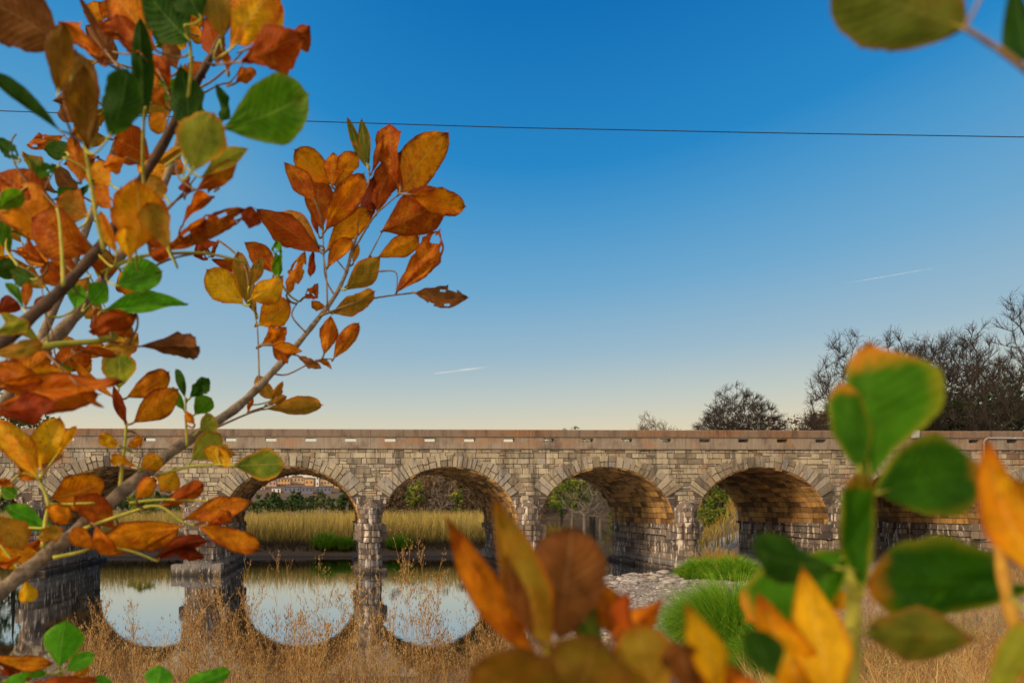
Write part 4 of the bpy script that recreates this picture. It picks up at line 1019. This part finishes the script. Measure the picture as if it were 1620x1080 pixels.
def shrub(name, lab, ground_xy, stems, twigs, leaves, group=None, cat='shrub'):
    gx_, gy_ = ground_xy; gz = float(gh(gx_, gy_))
    root = empty(name, (gx_, gy_, gz)); tag(root, lab, cat, group)
    lines = []
    for mat, pts, toground in stems:         # pts: px, py, width px, depth
        sp_ = smooth_pts(pts); W3 = [P(a, b, d) for a, b, w_, d in sp_]; R3 = [w_/2/FPX*d for a, b, w_, d in sp_]
        lines += [(a, b, d) for a, b, w_, d in sp_]
        R3 = [r*(1+.10*math.sin(i*1.7)+LR.uniform(-.04, .04)) for i, r in enumerate(R3)]
        if toground:
            g0 = Vector((gx_+LR.uniform(-.03, .03), gy_+LR.uniform(-.03, .03), gz-.05)); s0 = W3[0]; d0 = (W3[0]-W3[1]).normalized()
            m1 = s0+d0*.12; m2 = Vector(((m1.x+g0.x)/2+.0, (m1.y+g0.y)/2, (m1.z*.45+g0.z*.55)))
            pre = [list(g0), list(m2), list(m1), list(s0)]; pre = [Vector(q) for q in smooth_pts(pre, 6)][:-1]
            r0 = R3[0]; R3 = [r0*(1.5-.5*i/len(pre)) for i in range(len(pre))]+R3; W3 = pre+W3
        mb = MB(); mb.tube(W3, R3, 10, .5); mb.build('stem', BK[mat], root, smooth=True)
    for mat, w_, d0, d1, pts in twigs:
        q = smooth_pts([list(p)+[d0+(d1-d0)*i/(len(pts)-1)] for i, p in enumerate(pts)], 4)
        lines += [tuple(p) for p in q]
        W3 = [P(*p) for p in q]; n = len(q); mb = MB(); mb.tube(W3, [w_/2/FPX*d0*(1-.45*i/n) for i in range(n)], 6, .5); mb.build('twig', BK[mat], root, smooth=True)
    for lf in leaves:
        bx, by, tx, ty, w_, kind, d = lf[:7]; form = lf[7] if len(lf) > 7 else 'n'
        if lines:
            best = min(lines, key=lambda q: (q[0]-bx)**2+(q[1]-by)**2+((q[2]-d)*500)**2)
            dist = math.hypot(best[0]-bx, best[1]-by)
        lo = make_leaf(root, bx, by, tx, ty, w_, kind, d, form)
        if lines and dist < 150:
            a = P(*best); b = P(bx, by, d); ax = (P(tx, ty, d)-b).normalized(); e = b+ax*(.12*math.hypot(tx-bx, ty-by)/FPX*d)
            m = a.lerp(b, .5)-ax*(a-b).length*.15
            q = [Vector(v) for v in smooth_pts([list(a), list(m), list(b), list(e)], 4)]; r = max(.0006, 1.5/FPX*d)
            mb = MB(); mb.tube(q, [r*1.2]*(len(q)-4)+[r, r*.8, r*.5, r*.2], 5, .5)
            po = mb.build('petiole', BK['brown' if kind in 'rdbo' else 'green'], root, smooth=True); po.parent = lo; po.matrix_parent_inverse = lo.matrix_parent_inverse.copy(); po.matrix_parent_inverse = Matrix.Translation(-Vector(root.location)); 
            po.parent = lo; po.matrix_parent_inverse = Matrix.Identity(4)
            po.matrix_parent_inverse = Matrix.Identity(4)
    return root
# --- the long pale branch crossing from lower left to the orange leaf cluster
L1 = []
def A_(lst, d, src, k=1.08):
    for s in src: lst.append((*s[:2], s[0]+(s[2]-s[0])*(1+(k-1)*.6), s[1]+(s[3]-s[1])*(1+(k-1)*.6), s[4]*k, s[5], d+LR.uniform(-.03, .03), *(s[6:] or ('n',))))
def A1(lst, d, src): A_(lst, d, src, 1.17)
A1(L1, 1.22, [
 (583, 268, 552, 193, 13, 'q'), (584, 262, 573, 194, 18, 'q'), (633, 295, 618, 205, 43, 'r', 'w'), (595, 338, 631, 248, 38, 'r', 'w'), (587, 275, 604, 219, 14, 'r', 'f'),
 (631, 307, 700, 219, 60, 'o'), (648, 308, 728, 325, 36, 'o', 'w'), (603, 366, 699, 318, 62, 'r'), (597, 408, 657, 378, 32, 'o'), (627, 463, 688, 374, 38, 'r', 'c'), (583, 352, 591, 287, 24, 'd', 'w'),
 (499, 320, 454, 263, 30, 'r'), (529, 292, 472, 242, 38, 'o'), (526, 296, 527, 246, 28, 'o'), (532, 298, 561, 246, 30, 'o', 'w'), (511, 366, 505, 283, 40, 'r'), (514, 366, 570, 283, 38, 'o'), (517, 396, 580, 340, 40, 'o'),
 (511, 402, 415, 337, 40, 'r', 'w'), (508, 395, 450, 341, 36, 'q'), (505, 375, 495, 332, 9, 'd'), (517, 425, 552, 382, 24, 'o'), (495, 395, 492, 433, 12, 'd', 'c'), (545, 459, 596, 411, 34, 'a'), (562, 455, 576, 445, 12, 'r', 'c'),
 (525, 496, 586, 464, 30, 'a', 'w'), (656, 463, 733, 470, 33, 'b', 'x'), (558, 418, 566, 390, 9, 'o'), (480, 471, 501, 450, 18, 'r', 'c'), (517, 487, 495, 477, 16, 'o', 'c')])
A1(L1, 1.12, [
 (386, 482, 333, 432, 44, 'y'), (407, 500, 379, 408, 27, 'a'), (393, 457, 412, 412, 18, 'q'), (433, 433, 391, 388, 32, 'r', 'w'), (440, 439, 437, 385, 22, 'g', 'c'), (453, 468, 480, 404, 24, 'r', 'x'),
 (394, 476, 443, 440, 40, 'y'), (408, 515, 454, 480, 42, 'y'), (392, 420, 340, 411, 18, 'r', 'c'), (348, 382, 310, 403, 28, 'd', 'c'), (412, 548, 450, 520, 34, 'r', 'c'), (430, 545, 453, 572, 20, 'r'),
 (512, 562, 522, 505, 26, 'o', 'w'), (527, 568, 564, 516, 24, 'r'), (430, 546, 474, 555, 16, 'o'), (470, 562, 505, 580, 14, 'b', 'c'), (500, 572, 522, 582, 10, 'r', 'c'),
 (432, 633, 409, 598, 22, 'a', 'w'), (430, 632, 446, 606, 20, 'a', 'c'), (417, 647, 501, 641, 28, 'a', 'f'), (392, 652, 396, 625, 11, 'r', 'c'), (420, 640, 450, 628, 14, 'a', 'c')])
A1(L1, .95, [
 (188, 614, 188, 561, 50, 'm'), (199, 630, 260, 592, 32, 'o'), (210, 669, 276, 620, 42, 'o'), (200, 672, 181, 615, 16, 'd', 'w'), (181, 629, 117, 573, 15, 'o', 'f'), (294, 632, 280, 588, 14, 'k'), (292, 650, 275, 615, 16, 'g'),
 (300, 630, 327, 601, 24, 'k', 'c'), (308, 656, 332, 632, 28, 'g', 'w'), (316, 680, 338, 662, 30, 'm'), (308, 672, 295, 652, 14, 'o', 'c'), (303, 728, 345, 690, 36, 'm'), (367, 740, 327, 712, 28, 'y'), (345, 705, 370, 718, 20, 'a', 'c'),
 (367, 736, 443, 733, 44, 'm', 'w'), (218, 738, 178, 730, 18, 'y', 'c'), (222, 745, 252, 726, 28, 'y'), (278, 742, 256, 774, 34, 'y'), (225, 690, 204, 705, 14, 'o', 'c'), (218, 688, 222, 706, 14, 'o', 'c')])
A1(L1, .85, [
 (253, 800, 316, 768, 34, 'r', 'c'), (290, 822, 387, 796, 34, 'r'), (310, 828, 402, 864, 36, 'o'), (290, 832, 162, 866, 42, 'o', 'w'), (240, 886, 320, 858, 24, 'd', 'c'), (185, 840, 124, 790, 38, 'r', 'w'), (150, 830, 182, 868, 26, 'r', 'c'), (205, 872, 275, 842, 22, 'r', 'w'),
 (80, 788, 158, 762, 62, 'o', 'w'), (68, 757, 96, 724, 26, 'p', 'c'), (62, 758, -5, 668, 46, 'y'), (68, 745, 92, 668, 42, 'y', 'w'), (90, 720, 118, 678, 14, 'y', 'f'), (22, 718, 44, 742, 20, 'o', 'c'), (75, 832, 14, 805, 26, 'n', 'w'), (35, 832, 80, 831, 16, 'n'),
 (-4, 815, 33, 865, 46, 'a'), (80, 880, -10, 872, 24, 'y', 'w'), (40, 916, 38, 950, 27, 'y'), (0, 770, 24, 784, 22, 'g'), (-10, 762, 18, 768, 18, 'r', 'c'), (-10, 890, 30, 880, 20, 'o', 'c'), (70, 800, 108, 822, 28, 'o', 'c'), (60, 850, 96, 838, 24, 'a', 'w'), (-8, 850, 28, 898, 26, 'y', 'w'), (20, 870, 58, 852, 22, 'r', 'c'), (150, 868, 118, 838, 28, 'r', 'w'), (216, 790, 240, 758, 26, 'o', 'w'), (270, 868, 318, 880, 22, 'd', 'c'), (60, 760, 34, 738, 26, 'o', 'w'), (190, 705, 160, 690, 20, 'y', 'c'), (330, 830, 362, 812, 20, 'r', 'c')])
TW1 = [('brown', 4, 1.15, 1.22, [(505, 500), (560, 480), (600, 470), (656, 463)]), ('brown', 3, 1.2, 1.22, [(530, 468), (515, 440), (512, 400), (511, 366)]), ('brown', 3, 1.2, 1.22, [(548, 430), (540, 420), (520, 396)]),
 ('brown', 4, 1.22, 1.22, [(558, 398), (590, 345), (610, 325), (631, 307)]), ('brown', 3, 1.22, 1.22, [(583, 408), (595, 385), (605, 366)]), ('brown', 3, 1.22, 1.22, [(565, 372), (571, 320), (583, 290), (584, 262)]), ('brown', 3, 1.22, 1.22, [(545, 455), (575, 435), (605, 429), (627, 432), (627, 463)]),
 ('brown', 3, 1.1, 1.12, [(430, 590), (455, 592), (500, 570), (527, 568)]), ('brown', 3, 1.1, 1.12, [(410, 608), (409, 560), (406, 510), (395, 470)]), ('brown', 3, 1.15, 1.15, [(484, 526), (462, 500), (470, 480), (480, 471)]), ('brown', 3, 1.18, 1.2, [(518, 485), (516, 430), (511, 402)]),
 ('brown', 4, 1.0, 1.1, [(340, 677), (390, 655), (417, 647)]), ('brown', 3, 1.0, 1.1, [(385, 636), (405, 640), (432, 633)]), ('green', 8, .93, .95, [(189, 782), (193, 740), (198, 700), (200, 670)]), ('brown', 6, .95, .95, [(200, 672), (192, 645), (184, 620)]), ('green', 5, .95, .95, [(296, 705), (294, 660), (294, 630)]), ('green', 5, .95, .95, [(246, 752), (300, 738), (340, 735), (372, 736)]),
 ('green', 6, .85, .85, [(132, 836), (200, 812), (250, 800), (290, 826), (310, 830)]), ('green', 7, .83, .85, [(84, 882), (130, 872), (155, 860)]), ('green', 6, .84, .85, [(160, 862), (210, 872), (250, 888)]), ('green', 9, .83, .85, [(68, 866), (72, 825), (76, 795), (62, 757)]), ('green', 5, .85, .85, [(76, 797), (105, 797), (150, 795)]), ('green', 5, .88, .88, [(205, 795), (260, 790), (340, 793)]),
 ('green', 4, .85, .85, [(10, 770), (35, 748), (60, 757)]), ('brown', 3, 1.12, 1.12, [(392, 652), (430, 640)])]
shrub('autumn_shrub', 'autumn shrub whose long pale branch crosses the left arches to a sharp orange cluster', (-.95, .8),
  [('grey', [(-60, 975, 28, .80), (0, 935, 25, .82), (60, 888, 23, .85), (130, 832, 22, .88), (200, 772, 20, .92), (270, 715, 18, .97), (330, 675, 15, 1.02), (380, 640, 14, 1.06), (430, 590, 11, 1.1), (470, 545, 9, 1.14), (500, 508, 8, 1.17), (530, 468, 7, 1.2), (548, 430, 6, 1.21), (557, 395, 5, 1.22), (565, 372, 4, 1.22)], True)], TW1, L1)
# --- the leafy branches of the upper left
L2 = []
def A2(lst, d, src): A_(lst, d, src, 1.22)
A2(L2, .55, [(102, 78, -12, 8, 78, 'b', 'w'), (92, 152, 98, 50, 36, 'e'), (96, 207, -6, 126, 26, 'k', 'f'), (147, 228, 124, 98, 50, 'e'), (172, 218, 198, 122, 52, 'k', 'w'), (140, 242, 134, 120, 44, 'e'), (352, 204, 472, 156, 76, 'g', 'h'), (303, 272, 335, 190, 64, 'm', 'w')])
A2(L2, .68, [(228, 202, 222, 48, 32, 'k', 'f'), (300, 64, 232, -14, 62, 'k'), (318, 30, 290, -30, 50, 'k'), (250, 82, 183, -4, 52, 'o', 'w'), (228, 92, 190, 32, 38, 'r', 'w'), (187, 54, 158, 40, 14, 'r', 'c'), (190, 110, 131, 4, 14, 'b', 'f'), (157, 92, 103, 42, 28, 'r', 'c'), (170, 100, 140, 80, 14, 'r', 'c'),
 (350, 62, 336, -12, 46, 'a', 'w'), (368, 76, 432, -8, 60, 'y', 'w'), (398, 6, 440, 48, 44, 'y'), (382, 98, 470, 62, 62, 'r', 'c'), (440, 60, 484, 44, 34, 'r', 'c'), (300, 226, 288, 118, 46, 'k', 'w'), (347, 197, 345, 143, 17, 'k', 'c'), (310, 300, 368, 260, 28, 'r', 'w'),
 (318, 280, 384, 240, 26, 'm', 'f'), (215, 398, 214, 296, 76, 'y', 'w'), (186, 402, 162, 342, 22, 'y', 'f'), (206, 412, 200, 364, 30, 'y'), (270, 398, 236, 330, 40, 'a', 'w')])
A2(L2, .8, [(362, 115, 355, 80, 13, 'r', 'c'), (372, 132, 401, 114, 18, 'r', 'c'), (265, 207, 238, 188, 30, 'o'), (238, 252, 188, 222, 50, 'r'), (292, 230, 254, 254, 20, 'a', 'f'), (72, 347, 4, 282, 62, 'r'), (145, 283, 90, 312, 17, 'k', 'c'), (140, 342, 95, 320, 44, 'q', 'w'),
 (88, 402, 14, 300, 74, 'o', 'w'), (150, 402, 62, 352, 66, 'r'), (76, 418, 42, 400, 36, 'r', 'c'), (17, 402, 0, 342, 22, 'g'), (14, 366, 72, 354, 26, 'g', 'w'), (-6, 332, 32, 308, 26, 'g'), (116, 462, 80, 420, 44, 'r', 'w'), (162, 440, 166, 398, 38, 'r'),
 (184, 452, 248, 432, 42, 'n', 'h'), (143, 482, 166, 452, 32, 'n'), (158, 494, 281, 483, 32, 'n', 'f'), (118, 490, 125, 455, 28, 'n', 'w'), (216, 497, 150, 522, 32, 'r', 'c'), (180, 500, 206, 530, 24, 'r', 'c'), (218, 548, 302, 548, 40, 'b', 'c'), (115, 552, 176, 562, 14, 'r', 'f'),
 (262, 396, 372, 338, 32, 'r', 'x'), (285, 362, 333, 318, 20, 'r', 'c'), (380, 334, 410, 350, 26, 'd', 'c'), (-6, 498, 24, 480, 24, 'd'), (37, 488, 13, 452, 13, 'g'), (40, 487, 43, 450, 15, 'o'), (50, 502, 80, 470, 22, 'r'), (52, 442, 18, 428, 26, 'k', 'x'),
 (292, 312, 298, 280, 18, 'd', 'c'), (330, 304, 334, 286, 13, 'd', 'c'), (346, 298, 357, 290, 9, 'd', 'c'), (32, 252, -4, 222, 22, 'k', 'x'), (92, 264, 62, 276, 18, 'k', 'x'), (106, 242, 74, 232, 15, 'k', 'x'), (176, 292, 148, 264, 36, 'y', 'w'), (128, 290, 116, 222, 26, 'r', 'w'),
 (268, 142, 244, 92, 22, 'r', 'c'), (298, 128, 318, 102, 26, 'r', 'w'), (342, 100, 326, 36, 36, 'r', 'w'), (282, 112, 262, 66, 26, 'b', 'w'), (66, 542, 8, 500, 20, 'm'), (-10, 606, 72, 562, 50, 'o', 'w'), (228, 330, 196, 300, 30, 'o', 'c'), (262, 312, 236, 282, 32, 'a'), (200, 250, 168, 262, 26, 'o', 'c'),
 (178, 330, 152, 300, 30, 'r', 'w'), (262, 170, 240, 138, 24, 'r', 'c'), (205, 322, 232, 352, 20, 'r', 'c'), (120, 380, 92, 358, 34, 'k', 'w'), (228, 372, 262, 402, 34, 'r', 'c'), (300, 372, 322, 348, 20, 'r', 'c'), (150, 500, 196, 520, 26, 'r', 'w')])
A2(L2, .66, [(-10, 645, 137, 626, 46, 'o', 'w'), (-10, 612, 168, 602, 40, 'o', 'w'), (-12, 652, 78, 640, 42, 'd', 'w'), (20, 590, 110, 600, 36, 'y', 'w'), (-10, 575, 60, 600, 36, 'r', 'w'), (-10, 560, 58, 545, 24, 'a', 'w'), (-10, 530, 40, 512, 22, 'm', 'c'), (120, 605, 160, 640, 14, 'o', 'f')])
TW2 = [('green', 7, .66, .7, [(100, 452), (98, 400), (94, 350), (90, 330)]), ('green', 8, .6, .55, [(165, 398), (150, 330), (135, 235), (115, 135), (108, 75)]), ('brown', 4, .8, .8, [(66, 312), (40, 285), (22, 255), (18, 225), (26, 212)]), ('brown', 3, .8, .8, [(66, 312), (80, 280), (100, 250)]), ('brown', 5, .78, .8, [(155, 402), (110, 350), (80, 318), (55, 290)]),
 ('green', 6, .8, .82, [(160, 432), (220, 406), (300, 400), (345, 404), (392, 416)]), ('brown', 4, .82, .82, [(238, 424), (275, 408), (330, 398)]), ('brown', 5, .8, .8, [(240, 395), (290, 378), (350, 358), (395, 340)]), ('green', 12, .74, .8, [(30, 556), (90, 545), (150, 540), (178, 537)]), ('brown', 3, .8, .8, [(150, 541), (185, 541), (218, 548)]),
 ('brown', 4, .8, .82, [(250, 345), (278, 318), (310, 300), (345, 298)]), ('brown', 4, .8, .82, [(262, 335), (290, 305), (310, 280)]), ('brown', 4, .8, .82, [(305, 145), (340, 125), (372, 95), (385, 80)]), ('brown', 3, .82, .82, [(318, 150), (345, 135), (366, 128), (385, 100)]), ('brown', 5, .6, .55, [(120, 228), (105, 190), (94, 160), (91, 150)]), ('brown', 4, .6, .56, [(128, 225), (110, 212), (96, 207)]),
 ('green', 6, .7, .62, [(230, 320), (226, 260), (227, 200), (230, 170)]), ('green', 7, .7, .66, [(296, 165), (302, 110), (300, 64), (292, 40)]), ('brown', 3, .8, .8, [(250, 240), (270, 170), (262, 140), (250, 110)]), ('brown', 3, .8, .8, [(190, 170), (200, 130), (180, 95), (165, 80)]), ('brown', 3, .78, .8, [(75, 530), (70, 480), (60, 440), (30, 420)]), ('green', 5, .7, .6, [(262, 262), (300, 235), (345, 208)]), ('brown', 3, .8, .8, [(85, 535), (75, 500), (62, 470)]), ('brown', 3, .8, .8, [(75, 590), (105, 570), (132, 552)])]
shrub('autumn_shrub', 'leafy autumn shrub in the upper left corner with orange and green leaves, dark branch', (-1.15, .75),
  [('dark', [(-60, 590, 26, .70), (0, 545, 24, .72), (50, 500, 20, .74), (100, 455, 18, .76), (150, 400, 17, .78), (190, 345, 15, .79), (215, 300, 14, .79), (260, 225, 15, .78), (300, 150, 14, .77), (325, 105, 12, .76), (348, 62, 9, .76), (372, 15, 8, .76), (390, -40, 7, .76)], True),
   ('grey', [(-50, 640, 26, .85), (20, 590, 24, .86), (80, 540, 22, .88), (125, 492, 19, .9), (190, 405, 16, .92), (240, 330, 14, .93), (268, 270, 12, .94), (285, 210, 9, .94), (298, 150, 6, .94), (305, 90, 4, .94)], True)], TW2, L2)
# --- the same kind of shrub a little farther back, thick with leaves
L7 = []; T7 = []
R7 = random.Random(19)
st7 = [(-50, 700, 16, 1.0), (30, 600, 15, 1.02), (90, 480, 13, 1.04), (130, 380, 12, 1.06), (165, 280, 10, 1.08), (195, 190, 8, 1.08), (225, 90, 6, 1.08), (250, 10, 5, 1.08), (262, -40, 4, 1.08)]
sp7 = smooth_pts(st7)
for k in range(26):
    b = sp7[int(len(sp7)*(.12+.86*k/26))]; a = R7.uniform(-.9, .9)+(-.35 if k % 2 else 2.6); Lt = R7.uniform(60, 135)
    if b[0] > 170: Lt *= .75
    q = [(b[0]+math.cos(a)*Lt*u+R7.uniform(-6, 6), b[1]-math.sin(a)*Lt*u-18*u*u+R7.uniform(-6, 6)) for u in (0, .35, .7, 1)]
    T7.append(('brown', 3.5, b[3], b[3], q))
    for u in range(1, 4):
        if len(L7) > 88: break
        c = q[u]; an = a+R7.uniform(-1.1, 1.1); Ln = R7.uniform(34, 74)
        tx, ty = c[0]+math.cos(an)*Ln, c[1]-math.sin(an)*Ln-8
        if tx > 330 or (tx > 250 and ty > 330) or (ty > 560 and tx > 150) or ty > 680: continue
        L7.append((c[0], c[1], tx, ty, Ln*R7.uniform(.42, .78), R7.choice('oooyyrrabqqmkg'), b[3]+R7.uniform(-.03, .03), R7.choice('nwwwcf')))
shrub('autumn_shrub', 'autumn shrub standing behind the upper left one, its rusty leaves filling the gaps', (-1.4, 1.0), [('grey', st7, True)], T7, L7)
# --- blurred upright green plant on the right
L3 = []
A_(L3, .30, [(1374, 752, 1374, 553, 110, 't', ((0, .05, .2, .26, .46, .62, .82, .9, .97, 1), (5, 12, 25, 27, 29, 29, 28, 22, 10, 0), (8, 14, 40, 54, 91, 101, 86, 52, 14, 0))), (1362, 750, 1332, 612, 54, 't'), (1388, 778, 1555, 748, 126, 't'), (1366, 935, 1362, 752, 52, 't'), (1348, 872, 1190, 975, 112, 't', 'w'), (1335, 900, 1200, 866, 66, 'k', 'w'), (1612, 925, 1383, 920, 122, 't', 'w'), (1360, 1000, 1535, 1008, 80, 'v', 'w'), (1350, 960, 1322, 948, 30, 'y', 'c')])
A_(L3, .26, [(1300, 1130, 1204, 948, 96, 'y', 'a'), (1325, 1130, 1272, 908, 100, 'y', 'a'), (1665, 930, 1563, 700, 80, 'y', 'a'), (1560, 1110, 1625, 985, 50, 'm', 'f'), (1225, 1080, 1190, 1000, 54, 'k'), (1215, 1110, 1160, 1075, 46, 'r', 'w'), (1650, 860, 1600, 760, 40, 'y', 'f')])
shrub('green_shoot', 'blurred upright shoot with big green leaves and orange tips close at the right', (.32, .42),
  [('green', [(1345, 1120, 22, .30), (1348, 1040, 21, .30), (1350, 960, 22, .30), (1353, 860, 21, .30), (1358, 770, 16, .30), (1370, 720, 7, .30), (1374, 670, 3, .30)], True), ('orange', [(1650, 1120, 24, .30), (1615, 1020, 20, .30), (1592, 940, 18, .30), (1580, 860, 14, .30)], True)],
  [('green', 9, .30, .30, [(1356, 800), (1372, 785), (1395, 778)])], L3)
# --- blurred rusty sprig low in the middle
L4 = []
A_(L4, .31, [(855, 1050, 711, 826, 74, 'r', 'a'), (872, 1045, 786, 798, 88, 'a', 'a'), (845, 1010, 800, 880, 40, 'b', 'a'), (885, 1010, 905, 842, 104, 'b', 'w'), (965, 1068, 862, 868, 66, 'q', 'a'), (965, 1010, 1047, 948, 62, 'r', 'c'), (985, 1025, 942, 928, 56, 'r', 'w'), (1000, 1000, 990, 940, 44, 'r', 'c')])
A_(L4, .27, [(900, 1140, 752, 1058, 120, 'e', 'w'), (905, 1140, 940, 1012, 120, 'e', 'w'), (1045, 1120, 1008, 992, 84, 'a', 'w'), (1150, 1115, 1088, 962, 60, 'y', 'a'), (1100, 1110, 1075, 1020, 56, 'b', 'c'), (1085, 1120, 1170, 1062, 60, 'r', 'w')])
shrub('rusty_sprig', 'blurred rusty leaf sprig close to the camera in the middle of the bottom edge', (.18, .5),
  [('brown', [(925, 1150, 14, .30), (915, 1090, 11, .30), (900, 1050, 8, .31), (885, 1010, 5, .31)], True)], [('brown', 6, .30, .31, [(918, 1090), (950, 1060), (968, 1010)]), ('brown', 6, .29, .27, [(925, 1130), (990, 1120), (1045, 1120), (1100, 1120), (1145, 1112)])], L4)
# --- bottom left seedlings
L5 = []
A_(L5, .85, [(93, 1056, 104, 984, 60, 'n'), (104, 1060, 148, 1036, 26, 'n'), (75, 1066, 34, 1052, 28, 'n', 'w'), (-10, 1036, 80, 1048, 22, 'o', 'w'), (-10, 1046, 46, 1072, 26, 'd', 'c'), (44, 1092, 146, 1078, 36, 'r', 'c'), (-10, 1092, 40, 1072, 26, 'n'), (246, 1090, 252, 1053, 44, 'n'), (278, 1090, 361, 1062, 30, 'n', 'w'), (186, 1096, 150, 1072, 24, 'n'), (120, 1068, 140, 1052, 20, 'y', 'c')])
shrub('low_shrub', 'low shrub with fresh bright green leaves peeping over the bottom edge at the left', (-.42, .9),
  [('green', [(100, 1150, 9, .86), (98, 1100, 8, .86), (95, 1056, 6, .85)], True), ('green', [(262, 1160, 8, .86), (258, 1120, 7, .86), (250, 1088, 5, .85)], True)], [('green', 5, .86, .85, [(98, 1100), (60, 1085), (20, 1075), (-12, 1080)]), ('green', 4, .86, .85, [(258, 1120), (225, 1110), (190, 1098)])], L5)
# --- overhanging shoot top right
L6 = []
A_(L6, .25, [(1527, 46, 1330, -30, 118, 'v', 'n'), (1602, -60, 1626, 88, 46, 'k', 'f')])
shrub('overhanging_shoot', 'strongly blurred olive leaf on a thin twig hanging into the top right corner', (.62, .12),
  [('brown', [(2300, 900, 16, .25), (1900, 330, 13, .25), (1620, 108, 10, .25), (1570, 72, 8, .25), (1525, 44, 7, .25)], True)], [('brown', 6, .25, .25, [(1525, 44), (1540, 20), (1552, -6), (1580, -60)])], L6)
